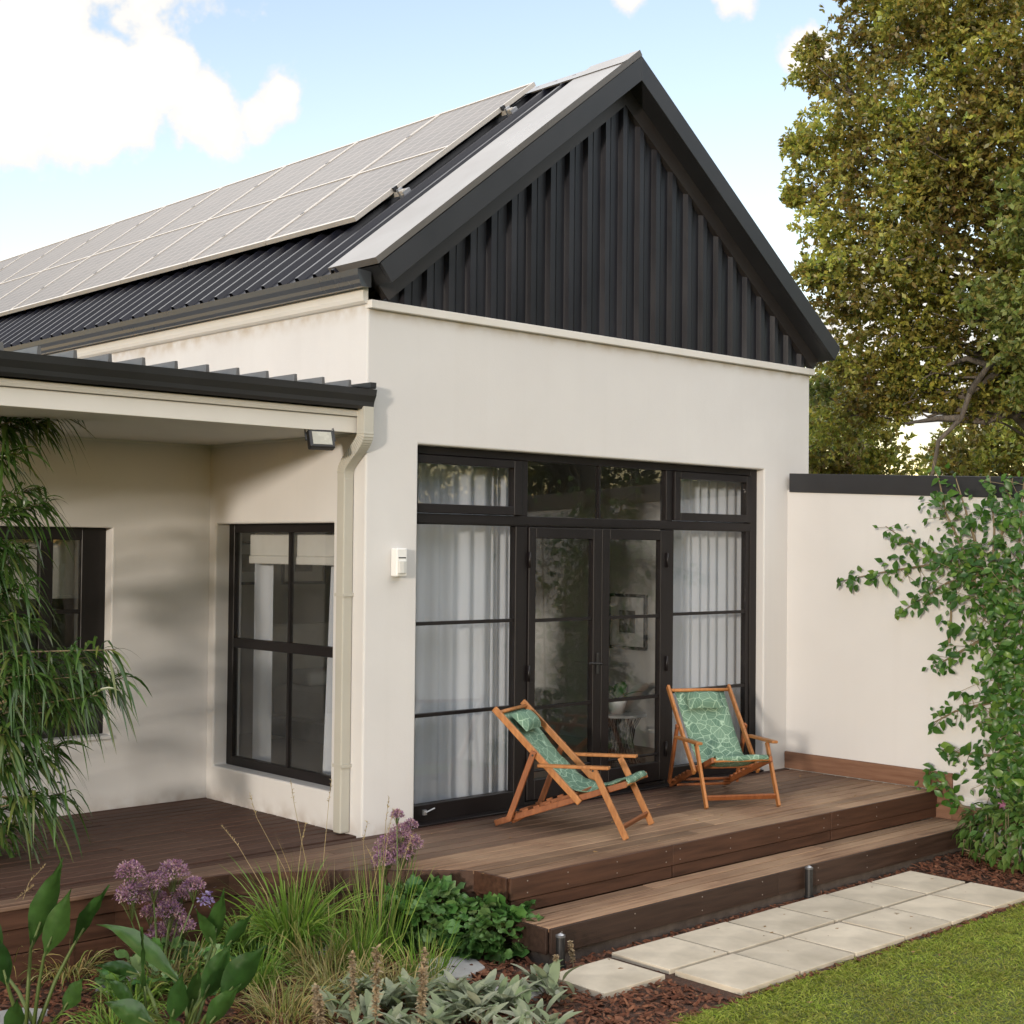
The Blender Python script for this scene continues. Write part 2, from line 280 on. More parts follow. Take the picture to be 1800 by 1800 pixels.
def slingmat():
    m, nt, b = newmat('leaf_print_canvas'); tc = N(nt, 'ShaderNodeTexCoord'); uv = tc.outputs['UV']
    mp = N(nt, 'ShaderNodeMapping', {0: uv, 'Scale': (14, 14, 1), 'Rotation': (0, 0, .5)})
    nz = N(nt, 'ShaderNodeTexNoise', {'Vector': uv, 'Scale': 9.0, 'Detail': 2.0}); ds = N(nt, 'ShaderNodeVectorMath', {0: mp.outputs[0], 1: N(nt, 'ShaderNodeVectorMath', {0: nz.outputs['Color'], 'Scale': .55}, operation='SCALE').outputs[0]}, operation='ADD')
    vo = N(nt, 'ShaderNodeTexVoronoi', {'Vector': ds.outputs[0], 'Scale': 1.0}, feature='DISTANCE_TO_EDGE')
    e1 = N(nt, 'ShaderNodeMapRange', {0: vo.outputs['Distance'], 1: .012, 2: .05, 3: .9, 4: 0.0})
    vc = N(nt, 'ShaderNodeTexVoronoi', {'Vector': ds.outputs[0], 'Scale': 1.0}, feature='F1')
    sp = N(nt, 'ShaderNodeSeparateXYZ', {0: ds.outputs[0]}); cr = N(nt, 'ShaderNodeSeparateXYZ', {0: vc.outputs['Color']})
    ang = mth(nt, 'MULTIPLY', cr.outputs[0], 6.28)
    ph = mth(nt, 'ADD', mth(nt, 'MULTIPLY', sp.outputs[0], mth(nt, 'COSINE', ang)), mth(nt, 'MULTIPLY', sp.outputs[1], mth(nt, 'SINE', ang)))
    wv = mth(nt, 'ABSOLUTE', mth(nt, 'SUBTRACT', mth(nt, 'FRACT', mth(nt, 'MULTIPLY', ph, 3.1)), .5))
    e2 = N(nt, 'ShaderNodeMapRange', {0: wv, 1: .02, 2: .08, 3: .45, 4: 0.0})
    ln = mth(nt, 'MAXIMUM', e1.outputs[0], e2.outputs[0])
    base = N(nt, 'ShaderNodeMixRGB', {0: cr.outputs[1], 1: (.105, .19, .135, 1), 2: (.165, .265, .19, 1)})
    c = N(nt, 'ShaderNodeMixRGB', {0: ln, 1: base.outputs[0], 2: (.37, .51, .38, 1)})
    nt.links.new(c.outputs[0], b.inputs['Base Color']); b.inputs['Roughness'].default_value = .9; b.inputs['Specular IOR Level'].default_value = .15
    wb = N(nt, 'ShaderNodeTexNoise', {'Vector': uv, 'Scale': 400.0}); bp = N(nt, 'ShaderNodeBump', {'Strength': .2, 'Distance': .002, 'Height': wb.outputs[0]}); nt.links.new(bp.outputs[0], b.inputs['Normal'])
    return m
SLING = slingmat()

# ------------------------------------------------------------------ ground
GZ = -.42
g = mk('ground', MB().add([(-900, -900, GZ-.03), (900, -900, GZ-.03), (900, 900, GZ-.03), (-900, 900, GZ-.03)], [(0, 1, 2, 3)]), FIELD); tag(g, kind='structure')
g = mk('flower_bed', MB().add([(-9, -3.02, GZ-.012), (4.72, -3.02, GZ-.012), (4.72, 2.2, GZ-.012), (-9, 2.2, GZ-.012)], [(0, 1, 2, 3)]), SOIL); tag(g, kind='structure')
g = mk('lawn', MB().add([(-9, -14, GZ-.008), (4.72, -14, GZ-.008), (4.72, -2.98, GZ-.008), (-.2, -2.93, GZ-.008), (-.75, -3.05, GZ-.008), (-1.6, -3.6, GZ-.008), (-9, -3.7, GZ-.008)], [tuple(range(7))]), LAWNB); tag(g, kind='structure')

# ------------------------------------------------------------------ house
house = tag(empty('house', (2.5, 2, -.42)), 'white rendered house with black gabled metal roof and deck doors', 'house')
def hp(name, mb, mt, parent=None, **k):
    o = mk(name, mb, mt, None, **k); par = parent or house; o.parent = par
    if par is house: o.matrix_parent_inverse = Matrix.Translation((-2.5, -2, .42))
    return o
DX1, DX2, DZ = .451, 4.384, 2.65; WX = 5.045; LEN = 14.0
SWY0, SWY1, SWZ0, SWZ1 = .36, 1.888, .255, 2.10
def wallgrid(vd, F, V, us, zs, holes, fn, flip):
    def vid(p):
        k = tuple(round(c, 5) for c in p)
        if k not in vd: vd[k] = len(V); V.append(k)
        return vd[k]
    def inh(u, z): return any(h[0] < u < h[1] and h[2] < z < h[3] for h in holes)
    for i in range(len(us)-1):
        for j in range(len(zs)-1):
            um, zm = (us[i]+us[i+1])/2, (zs[j]+zs[j+1])/2
            if inh(um, zm): continue
            for t in (0, 1):
                F.append([vid(fn(us[a], zs[b], t)) for a, b in ((i, j), (i+1, j), (i+1, j+1), (i, j+1))])
            for (a, b, c_, d_, un, zn) in ((i, j, i, j+1, (us[i-1]+us[i])/2 if i else None, zm), (i+1, j, i+1, j+1, (us[i+1]+us[i+2])/2 if i+2 < len(us) else None, zm),
                                           (i, j, i+1, j, um, (zs[j-1]+zs[j])/2 if j else None), (i, j+1, i+1, j+1, um, (zs[j+1]+zs[j+2])/2 if j+2 < len(zs) else None)):
                if un is None or zn is None: continue
                if inh(un, zn): F.append([vid(fn(us[a], zs[b], 0)), vid(fn(us[c_], zs[d_], 0)), vid(fn(us[c_], zs[d_], 1)), vid(fn(us[a], zs[b], 1))])
vd = {}; V = []; F = []
ZL = [-.45, 0, SWZ0, SWZ1, DZ, 3.54]
wallgrid(vd, F, V, [0, DX1, DX2, WX], ZL, [(DX1, DX2, 0, DZ)], lambda u_, z, t: (min(max(u_, .0 if t == 0 else .24), WX if t == 0 else WX-.24), .24*t, z), False)
wallgrid(vd, F, V, [0, SWY0, SWY1, LEN], ZL+[3.72], [(SWY0, SWY1, SWZ0, SWZ1)], lambda u_, z, t: (.24*t, max(u_, 0 if t == 0 else .24), z), True)
wb = MB(); wb.v = V; wb.f = [tuple(f) for f in F]
hp('wall', wb, PLASTER, bev=.014, seg=3)
hp('wall', MB().box(WX-.24, WX-.0015, .2405, LEN, -.45, 3.54), PLASTER)
hp('wall', MB().box(.0, WX, LEN, LEN+.2, -.45, 3.6), PLASTER)
hp('string_course', MB().box(-.004, 5.078, -.042, .03, 3.541, 3.598), CREAM, bev=.004)
# wing behind the porch
WY = 1.977; vd = {}; V = []; F = []
WWX0, WWX1, WWZ0, WWZ1 = -2.05, -.812, .545, 2.056
wallgrid(vd, F, V, [-6.5, WWX0, WWX1, -.0015], [-.45, WWZ0, WWZ1, 2.745], [(WWX0, WWX1, WWZ0, WWZ1)], lambda u_, z, t: (u_, WY+.24*t, z), False)
wb = MB(); wb.v = V; wb.f = [tuple(f) for f in F]; hp('wing_wall', wb, PLASTER, bev=.01, seg=2)
hp('wing_wall', MB().box(-6.74, -6.502, WY, 9, -.45, 2.74).box(-6.74, -.003, 9, 9.2, -.45, 2.74), PLASTER)
# gable roof: slab with bargeboards
AX, AZ = 2.512, 5.822; LX, LZ = -.052, 3.817; RX, RZ = 5.253, 3.795; OV = -.2; TH = .155
def nrm(dx, dz): L = math.hypot(dx, dz); return dx/L, dz/L
ld = nrm(AX-LX, AZ-LZ); rd = nrm(RX-AX, RZ-AZ); LN = (-ld[1], ld[0]); RN = (-rd[1], rd[0])
lb = (LX-LN[0]*TH, LZ-LN[1]*TH); rb = (RX-RN[0]*TH, RZ-RN[1]*TH); ib = (AX, AZ-.196)
D0 = .014
hp('bargeboard', MB().prism([(LX, LZ), (AX, AZ), ib, lb], 'y', OV, OV+.03), CHAR, bev=.003)
hp('bargeboard', MB().prism([(AX+.0005, AZ), (RX, RZ), rb, (ib[0]+.0005, ib[1])], 'y', OV, OV+.03), CHAR, bev=.003)
roofb = hp('roof', MB().prism([(LX+.002, LZ-.012), (AX, AZ-.014), (RX-.002, RZ-.012), (rb[0]-.003, rb[1]+.003), (ib[0], ib[1]+.004), (lb[0]+.003, lb[1]+.003)], 'y', OV+.0305, LEN+.3), CHAR)
hp('gable_soffit_flashing', MB().prism([(ib[0], ib[1]+.003), (lb[0]+.02, lb[1]+.012), (lb[0]+.11, lb[1]-.085), (ib[0], ib[1]-.16)], 'y', -.03, .03)
   .prism([(ib[0], ib[1]+.003), (rb[0]-.02, rb[1]+.012), (rb[0]-.09, rb[1]-.075), (ib[0], ib[1]-.16)], 'y', -.03, .03), mat('brown_black_metal', (.026, .022, .022), (.034, .03, .029), 3, .45))
# standing roof sheets, one per rib
PIT = .215; L0 = math.hypot(AX-LX, AZ-LZ)
def roofpt(s, n, y): return (LX+ld[0]*s+LN[0]*n, y, LZ+ld[1]*s+LN[1]*n)
prof = [(0, 0), (.012, .0), (.028, .036), (.058, .036), (.074, 0), (PIT-.0015, 0)]
mb = MB()
for s in (-.045, L0-.06):
    for (yy, h) in prof: mb.v.append(roofpt(s, h+.004, yy))
n = len(prof); mb.f = [(k, k+1, n+k+1, n+k) for k in range(n-1)]
base_sheet = None
y = .22; i = 0
while y < LEN+.1:
    if base_sheet is None: base_sheet = mesh('roof_sheet', mb, ROOF, False)
    o = link('roof_sheet', base_sheet, roofb); o.location.y = y
    if i == 0: m_ = base_sheet
    y += PIT; i += 1
hp('verge_flashing', MB().prism([(LX-.005, LZ+.001), (AX, AZ+.003), (AX, AZ+.0065), (LX-.005, LZ+.005)], 'y', OV-.004, OV+.02)
   .add([roofpt(-.02, .05, OV-.004), roofpt(L0, .05, OV-.004), roofpt(L0, .05, .33), roofpt(-.02, .05, .33), roofpt(-.02, .004, OV-.004), roofpt(L0, .004, OV-.004), roofpt(L0, .004, .33), roofpt(-.02, .004, .33)],
        [(0, 1, 2, 3), (0, 4, 5, 1), (3, 2, 6, 7), (0, 3, 7, 4)]), CAPM)
hp('ridge_cap', MB().add([roofpt(L0-.24, .056, OV-.003), roofpt(L0+.012, .030, OV-.003), roofpt(L0+.012, .030, LEN+.3), roofpt(L0-.24, .056, LEN+.3), roofpt(L0-.24, .045, OV-.006), roofpt(L0-.24, .045, LEN+.3),
    (AX+.2, OV+.05, AZ-.140), (AX+.2, LEN+.3, AZ-.140)], [(0, 1, 2, 3), (0, 3, 5, 4)]), CAPM)
# gable cladding: one folded sheet per rib
def ztop(x): return (ib[1]-.145+(x-ib[0])*ld[1]/ld[0]) if x < ib[0] else (ib[1]-.145+(x-ib[0])*rd[1]/rd[0])
x = .06; P2 = .2
while x < 4.99:
    xs = [(x, .02), (x+.02, .02), (x+.034, -.022), (x+.082, -.022), (x+.096, .02), (x+.13, .02), (x+.134, .015), (x+.14, .015), (x+.144, .02), (x+P2-.001, .02)]
    xs = [(a, b) for a, b in xs if a < 5.03]
    if ib[0]-P2 < x < ib[0]:
        for (a, b), (c_, d_) in zip(xs, xs[1:]):
            if a < ib[0] < c_: xs = sorted(xs+[(ib[0], b+(d_-b)*(ib[0]-a)/(c_-a))]); break
    mb = MB(); zt = [max(ztop(a), 3.6) for a, _ in xs]
    mb.v = [(a, b, 3.585) for a, b in xs]+[(a, b, z) for (a, b), z in zip(xs, zt)]; n = len(xs)
    mb.f = [(k, k+1, n+k+1, n+k) for k in range(n-1)]
    hp('cladding_sheet', mb, CLAD, recalc=False); x += P2
hp('gable_backing', MB().prism([(.05, 3.545), (5.0, 3.545), (ib[0], ib[1]-.02)], 'y', .05, .2), CHAR)
# eaves gutter, fascia of the long side
gp = [(-.025, 3.775), (-.025, 3.672), (-.105, 3.668), (-.118, 3.69), (-.122, 3.715), (-.135, 3.745), (-.142, 3.785), (-.132, 3.787)]
hp('gutter', MB().prism(gp[:-1], 'y', -.066, LEN), mat('grey_gutter', (.05, .055, .065), (.06, .065, .075), 2, .3, coat=.5, spec=.6))
hp('eaves_fascia', MB().prism([(-.045, 3.70), (-.045, 3.615), (-.038, 3.59), (-.022, 3.575), (-.001, 3.57), (-.001, 3.70)], 'y', -.002, LEN), CREAM)
# porch roof
porch = hp('porch_roof', MB().box(-6.8, -.002, .03, 9.2, 2.86, 2.975), CHAR)
base = MB(); 
for yy in (-.105, 9.2):
    for a, h in ((0, 0), (.004, .046), (.022, .046), (.026, 0), (.209, 0)): base.v.append((a, yy, 2.985+h))
base.f = [(k, k+1, 5+k+1, 5+k) for k in range(4)]+[(0, 1, 2, 3)]
bme = mesh('porch_roof_sheet', base, mat('grey_roof_sheet', (.10, .10, .105), (.14, .14, .145), 4, .35, coat=.2), False)
for k in range(31): o = link('porch_roof_sheet', bme, porch); o.location.x = -.213*(k+1)-.02
hp('wall_flashing', MB().box(-.16, -.002, -.10, 9, 2.989, 2.995).box(-.05, -.002, -.105, 9, 2.996, 3.03), CHAR)
g2 = [(-.004, 2.985), (-.004, 2.858), (-.07, 2.853), (-.085, 2.873), (-.09, 2.90), (-.112, 2.94), (-.12, 2.982), (-.11, 2.985)]
hp('porch_gutter', MB().prism(g2[:-1], 'x', -6.9, -.006), CHAR)
hp('porch_fascia', MB().box(-6.8, -.045, .002, .03, 2.695, 2.80), CREAM, bev=.003)
hp('porch_moulding', MB().prism([(.029, 2.802), (-.018, 2.806), (-.026, 2.825), (-.018, 2.846), (.029, 2.852)], 'x', -6.8, -.045), CREAM)
hp('porch_soffit', MB().box(-6.8, -.003, .031, WY-.002, 2.705, 2.72), SOFFIT)
hp('soffit_bead', MB().box(-6.5, -.02, WY-.02, WY-.003, 2.69, 2.7045).box(-.02, -.003, .04, WY-.003, 2.69, 2.7045), SOFFIT)
# downpipe with ribbed elbows
pts = [(-.052, -.055, 2.868), (-.052, -.055, 2.70)]; rr = [.057, .057]
for k in range(41):
    t = k/40; a = t*t*(3-2*t); pts.append((-.052+.008*a, -.055+.225*a, 2.69-.25*t)); rr.append(.0555 if k % 2 else .059)
pts += [(-.044, .17, 2.43), (-.044, .17, 2.38)]; rr += [.056, .056]
hp('downpipe', MB().tube(pts, rr, 4, True), PIPE, bev=.003)
hp('downpipe', MB().box(-.083, -.003, .128, .212, .012, 2.40), PIPE, bev=.008, seg=2)
for zc in (.45, 1.6): hp('pipe_bracket', MB().box(-.086, -.001, .118, .2225, zc, zc+.022), PIPE)
# dark corner of the rough verge
# ---- windows and doors
fr = MB(); y0, y1 = .08, .15
for a in ((DX1, .515, 0, DZ), (4.29, DX2, 0, DZ), (.515, 4.29, 2.592, DZ), (.515, 4.29, 2.10, 2.176), (1.462, 1.582, .0, 2.10), (3.162, 3.262, 0, 2.10), (1.50, 1.582, 2.176, 2.592), (3.162, 3.245, 2.176, 2.592), (.515, 1.462, 0, .135), (3.262, 4.29, 0, .135), (1.582, 3.162, 0, .045)):
    fr.box(a[0], a[1], y0, y1, a[2], a[3])
dframe = hp('door_frame', fr, ALU, bev=.004)
hp('door_sill', MB().box(DX1+.001, DX2-.001, -.012, .0785, .0015, .016), ALU, bev=.003)
def sub(name, mb, mt, par, **k): o = mk(name, mb, mt, par, **k); o.matrix_parent_inverse = par.matrix_world.inverted() if False else Matrix.Identity(4); return o
sub('frame_bead', MB().box(.52, 4.285, .072, .0795, 2.113, 2.125).box(1.595, 1.607, .072, .0795, .05, 2.1).box(3.137, 3.149, .072, .0795, .05, 2.1), ALU, dframe)
for (a, b) in ((.452, 1.497), (3.248, 4.287)):                    # top hung sashes
    m_ = MB(); a0 = a+(.052 if a < 1 else .075)
    for q in ((a, a0, 2.18, 2.588), (b-.075, b, 2.18, 2.588), (a0, b-.075, 2.18, 2.245), (a0, b-.075, 2.53, 2.588)): m_.box(q[0], q[1], .058, .13, q[2], q[3])
    s_ = sub('window_sash', m_, ALU, dframe, bev=.004); sub('pane', MB().box(a0-.004, b-.07, .095, .101, 2.24, 2.535), GLASS, dframe)
sub('pane', MB().box(1.58, 2.366, .108, .114, 2.174, 2.594), GLASS, dframe); sub('pane', MB().box(2.384, 3.164, .1085, .1145, 2.174, 2.594), GLASS, dframe)
sub('glazing_bar', MB().box(2.366, 2.384, .09, .13, 2.176, 2.592), ALU, dframe)
zb = [.13, .755, 1.399, 2.105]
for (a, b) in ((.51, 1.465), (3.26, 4.24)):
    for k in range(3): sub('pane', MB().box(a, b, .112+.0004*k, .118+.0004*k, zb[k]+.0+(.012 if k else 0), zb[k+1]-(.012 if k < 2 else 0)), GLASS, dframe)
    for z in (.755, 1.399): sub('glazing_bar', MB().box(a, b, .095, .132, z-.0125, z+.0125), ALU, dframe)
sub('jamb_bead', MB().box(4.24, 4.29, .09, .14, .135, 2.10), ALU, dframe)
for (a, b, tilt) in ((1.586, 2.378, 0), (2.382, 3.158, 0)):
    m_ = MB(); s0 = .075; s1 = .092
    l, r_ = (a+s0, b-s1) if a < 2 else (a+s1, b-s0)
    for q in ((a, l, .05, 2.095), (r_, b, .05, 2.095), (l, r_, .05, .20), (l, r_, 2.012, 2.095)): m_.box(q[0], q[1], .066, .125, q[2], q[3])
    m_.box(l, r_, .075, .118, .255, .27)
    leaf = sub('door_leaf', m_, ALU, dframe, bev=.004)
    for z in (.735, 1.392): sub('glazing_bar', MB().box(l, r_, .078, .118, z-.0125, z+.0125), ALU, dframe)
    zz_ = [.195, .735, 1.392, 2.017]
    for k in range(3): sub('pane', MB().box(l-.004, r_+.004, .095+.0003*k, .101+.0003*k, zz_[k], zz_[k+1]-.002), GLASS, dframe)
    for z in (.3, 1.0, 1.85):
        xh = a if a < 2 else b; sub('hinge', MB().tube([(xh, .058, z-.06), (xh, .058, z+.06)], .011, 8), ALU, dframe, smooth=True)
sub('door_handle', MB().tube([(2.335, .07, 1.04), (2.335, .02, 1.04), (2.32, .012, 1.04), (2.19, .012, 1.05)], .009, 8).box(2.322, 2.348, .055, .066, .96, 1.12), BLACKP, dframe, bev=.002)
sub('floor_bolt', MB().tube([(.60, .07, .085), (.60, .055, .085), (.68, .055, .105)], .006, 6).box(.585, .615, .06, .079, .065, .10), GALV, dframe)
# side window (looks out on the porch deck)
X0, X1 = .118, .17
m_ = MB()
for q in ((SWY0, SWY0+.06, SWZ0, SWZ1), (SWY1-.075, SWY1, SWZ0, SWZ1), (SWY0+.06, SWY1-.075, SWZ0, .325), (SWY0+.06, SWY1-.075, 2.035, SWZ1), (SWY0+.06, SWY1-.075, 1.155, 1.228)): m_.box(X0, X1, q[0], q[1], q[2], q[3])
swin = hp('window', m_, ALU, bev=.004)
YM = 1.077
sub('glazing_bar', MB().box(X0+.008, X1-.01, YM-.012, YM+.012, .325, 1.155), ALU, swin); sub('glazing_bar', MB().box(X0+.008, X1-.01, YM-.012, YM+.012, 1.228, 2.035), ALU, swin)
for a, b in ((.415, YM-.012), (YM+.012, 1.818)):
    for c_, d_ in ((.32, 1.158), (1.225, 2.04)): sub('pane', MB().box(.138, .144, a, b, c_, d_), GLASS, swin)
# wing window
Y0, Y1 = WY+.10, WY+.155; m_ = MB()
for q in ((WWX0, WWX0+.06, WWZ0, WWZ1), (WWX1-.19, WWX1, WWZ0, WWZ1), (WWX0+.06, WWX1-.19, WWZ0, WWZ0+.06), (WWX0+.06, WWX1-.19, WWZ1-.09, WWZ1), (-1.32, -1.22, WWZ0+.06, WWZ1-.09)): m_.box(q[0], q[1], Y0, Y1, q[2], q[3])
wwin = hp('window', m_, ALU, bev=.004)
for a, b in ((-1.99, -1.32), (-1.22, -1.002)):
    sub('glazing_bar', MB().box(a, b, Y0+.008, Y1-.01, 1.43, 1.46), ALU, wwin)
    for c_, d_ in ((.60, 1.43), (1.46, 1.97)): sub('pane', MB().box(a-.004, b+.004, Y0+.02, Y0+.026, c_, d_), GLASS, wwin)
hp('window_sill', MB().box(WWX0-.03, WWX1+.02, WY-.02, WY+.10, WWZ0-.03, WWZ0-.002), PLASTER, bev=.005)
# rooms
hp('room_floor', MB().box(.241, WX-.241, .241, 5.2, -.06, -.004), FLOORI)
hp('room_ceiling', MB().box(.241, WX-.241, .241, 5.2, 2.82, 2.86), SOFFIT)
hp('room_wall', MB().box(.241, WX-.241, 5.0, 5.15, -.004, 2.82), ROOMW)
hp('room_wall', MB().box(WX-.28, WX-.2415, .241, 5.0, -.004, 2.82), ROOMW)
hp('room_floor', MB().box(-6.5, -.002, WY+.24, 6, -.06, -.004), FLOORI); hp('room_wall', MB().box(-6.5, -.002, 5.6, 5.7, -.004, 2.70), ROOMW)

# ------------------------------------------------------------------ things on the house
PN = .115; PX0, PX1 = .47, 2.30; PW = 1.205
def panelpt(x, off, y):
    s = (x-LX-LN[0]*off)/ld[0]; return roofpt(s, off, y)
pm = None
ordn = ['nearest the gable end', 'second from the gable end', 'third from the gable end', 'fourth from the gable end', 'fifth from the gable end', 'sixth from the gable end', 'seventh from the gable end', 'eighth from the gable end', 'ninth from the gable end', 'farthest from the gable end']
def uvquad(me, nu, nv):
    uv = me.uv_layers.new(name='UVMap')
    for i, c in enumerate(((0, 0), (nu, 0), (nu, nv), (0, nv))): uv.data[i].uv = c
for k in range(10):
    e_ = empty('solar_panel', panelpt(PX0, PN, .805+k*PW)); tag(e_, 'framed solar panel on the dark metal roof, '+ordn[k], 'solar panel', 'solar panels in a row on the roof')
    if pm is None:
        o0 = panelpt(PX0, PN, 0); W_ = PW-.012; Ls = (PX1-PX0)/ld[0]
        def q(s, n, yy): return (ld[0]*s+LN[0]*n, yy, ld[1]*s+LN[1]*n)
        fm = MB(); 
        for (s0, s1, a, b) in ((0, .03, 0, W_), (Ls-.03, Ls, 0, W_), (.03, Ls-.03, 0, .02), (.03, Ls-.03, W_-.02, W_), (Ls/2-.012, Ls/2+.012, .02, W_-.02)):
            fm.add([q(s0, -.036, a), q(s1, -.036, a), q(s1, -.036, b), q(s0, -.036, b), q(s0, 0, a), q(s1, 0, a), q(s1, 0, b), q(s0, 0, b)], [(0, 3, 2, 1), (4, 5, 6, 7), (0, 1, 5, 4), (1, 2, 6, 5), (2, 3, 7, 6), (3, 0, 4, 7)])
        cells = []
        for s0, s1 in ((.03, Ls/2-.012), (Ls/2+.012, Ls-.03)):
            me = mesh('cell_field', MB().add([q(s0, -.006, .02), q(s1, -.006, .02), q(s1, -.006, W_-.02), q(s0, -.006, W_-.02)], [(0, 1, 2, 3)]), SOLAR, False); uvquad(me, 12, 6); cells.append(me)
        pm = mesh('panel_frame', fm, PFRAME)
        cl = MB()
        for s in (Ls*.2, Ls*.8): cl.add([q(s-.02, .003, -.02), q(s+.02, .003, -.02), q(s+.02, .003, .004), q(s-.02, .003, .004), q(s-.02, -.03, -.02), q(s+.02, -.03, -.02), q(s+.02, -.03, .004), q(s-.02, -.03, .004)], [(0, 1, 2, 3), (0, 4, 5, 1), (3, 2, 6, 7), (0, 3, 7, 4), (1, 5, 6, 2)])
        clm = mesh('clamp', cl, CHAR)
        rl = MB()
        for s in (Ls*.2, Ls*.8): rl.bar(q(s, -.055, -.09), q(s, -.055, PW), .04, .035, up=LN[:1]+(0,)+LN[1:])
        rlm = mesh('mounting_rail', rl, PFRAME)
    link('frame', pm, e_)
    for me in cells: link('cell_field', me, e_)
    link('clamp', clm, e_); link('mounting_rail', rlm, e_)
    if k == 0:
        br = MB()
        for s in (Ls*.2, Ls*.8): br.bar(q(s-.02, -.075, -.07), q(s+.06, -.075, -.07), .05, .05, up=(0, 1, 0)).bar(q(s, -.115, -.05), q(s, -.02, -.05), .05, .02, up=(0, 1, 0))
        mk('end_bracket', br, GALV, e_)
# motion sensor
e_ = tag(empty('motion_sensor', (.262, 0, 1.83)), 'small white motion sensor on the wall left of the doors', 'sensor')
s_ = mk('housing', MB().box(-.045, .048, -.07, .0, -.095, .10), WHITEP, e_, bev=.012, seg=3); 
mk('lens', MB().prism([(-.036, -.068), (.038, -.068), (.03, -.084), (.0, -.09), (-.028, -.084)], 'z', -.07, .01), mat('frosted_lens', (.62, .62, .60), None, 5, .3), e_)
mk('indicator_slot', MB().box(-.03, .033, -.0715, -.0702, .03, .038), BLACKP, e_)
# floodlight under the porch fascia
e_ = tag(empty('floodlight', (-.375, .0, 2.635)), 'black square floodlight under the porch fascia by the downpipe', 'floodlight')
e_.rotation_euler = (R(-22), 0, R(-14))
hd = MB().box(-.088, .088, -.03, .025, -.07, .06); mk('lamp_head', hd, BLACKP, e_, bev=.01, seg=2)
mk('lamp_glass', MB().box(-.066, .066, -.0335, -.0302, -.05, .04), mat('floodlight_glass', (.34, .34, .29), (.44, .44, .38), 12, .25, spec=.6), e_)
mk('bracket', MB().tube([(-.099, .0, -.01), (-.099, .0, .08), (.099, .0, .08), (.099, .0, -.01)], .008, 4, True), BLACKP, e_)

# ------------------------------------------------------------------ deck, step, garden wall
deck = tag(empty('timber_deck', (1, 0, -.2)), 'brown timber deck along the house with chamfered front edge', 'deck')
def dpart(name, mb, mt, par=None, **k):
    o = mk(name, mb, mt, None, **k); par = par or deck; o.parent = par; o.matrix_parent_inverse = Matrix.Translation(-par.location); return o
OUT = [(-.055, -1.497), (-.062, -1.21), (-.726, -.625), (-1.231, -.325), (-1.92, -.232), (-6.4, -.15)]
def xleft(y):
    if y <= OUT[0][1]: return OUT[0][0]
    for (xa, ya), (xb, yb) in zip(OUT, OUT[1:]):
        if ya <= y <= yb: return xa+(xb-xa)*(y-ya)/(yb-ya)
    return OUT[-1][0]
BP = .1185; y = -1.497; row = 0
while y < WY-.01:
    ya, yb = y+.0085, min(y+BP-.0085, WY-.002)
    if row == 0: ya = y
    for (lo, hi) in (((None, 4.688) if yb < .0 else (None, -.002) if ya > -.02 else (None, -.002)),):
        pass
    hi = 4.688 if yb <= .003 else -.002
    if yb > .003 > ya: hi = 4.688; yb = -.003
    la, lb_ = xleft(ya), xleft(yb)
    cuts = []; xx = max(la, lb_)+rnd.uniform(.9, 3.2)
    while xx < hi-.6: cuts.append(xx); xx += rnd.uniform(1.6, 3.2)
    edges = [(la, lb_)]+[(c, c) for c in cuts]+[(hi, hi)]
    for (a0, a1), (b0, b1) in zip(edges, edges[1:]):
        dz = rnd.uniform(-.0012, .0012); a0 += .001; a1 += .001; b0 -= .001; b1 -= .001
        p = [(a0, ya), (b0, ya), (b1, yb), (a1, yb)]
        dpart('deck_board', MB().prism(p, 'z', -.024, dz), DECKD if y > -.12 else DECKM if y > -.86+rnd.uniform(-.2, .2) else DECK, bev=.0035)  # rows darken towards the house: shade put into the board colour
    y += BP; row += 1
    if abs(y-.0) < .03 and hi > 4: y = 0.004
dpart('deck_gap_shade', MB().prism([(-.03, -1.47), (4.66, -1.47), (4.66, -.02), (-.02, -.02), (-.02, WY-.02), (-6.3, WY-.02), (-6.3, -.12), (-1.9, -.2), (-1.22, -.29), (-.70, -.60), (-.03, -1.19)], 'z', -.06, -.03), mat('gap_shade_dark', (.012, .009, .008), (.02, .015, .012), 8, .9))  # solid near-black sheet standing in for the shade below the board gaps
def facia(a, b, z0, z1, name='fascia_board', par=None, mt=FASC, t=.022):
    d = Vector((b[0]-a[0], b[1]-a[1], 0)); L = d.length; d.normalize(); n = Vector((d.y, -d.x, 0)); o_ = .006
    A = Vector((a[0], a[1], 0))+n*.0; B = Vector((b[0], b[1], 0))
    mb = MB().add([A+n*t+Vector((0, 0, z0)), B+n*t+Vector((0, 0, z0)), B+Vector((0, 0, z0)), A+Vector((0, 0, z0)), A+n*t+Vector((0, 0, z1)), B+n*t+Vector((0, 0, z1)), B+Vector((0, 0, z1)), A+Vector((0, 0, z1))],
                  [(0, 3, 2, 1), (4, 5, 6, 7), (0, 1, 5, 4), (1, 2, 6, 5), (2, 3, 7, 6), (3, 0, 4, 7)])
    return dpart(name, mb, mt, par, bev=.0025)
front = [(-.055, -1.498), (1.4, -1.498), (3.2, -1.498), (4.688, -1.498)]
for (a, b) in zip(front, front[1:]):
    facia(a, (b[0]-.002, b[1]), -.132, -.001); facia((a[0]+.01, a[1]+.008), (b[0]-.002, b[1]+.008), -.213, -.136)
rv = OUT[::-1]
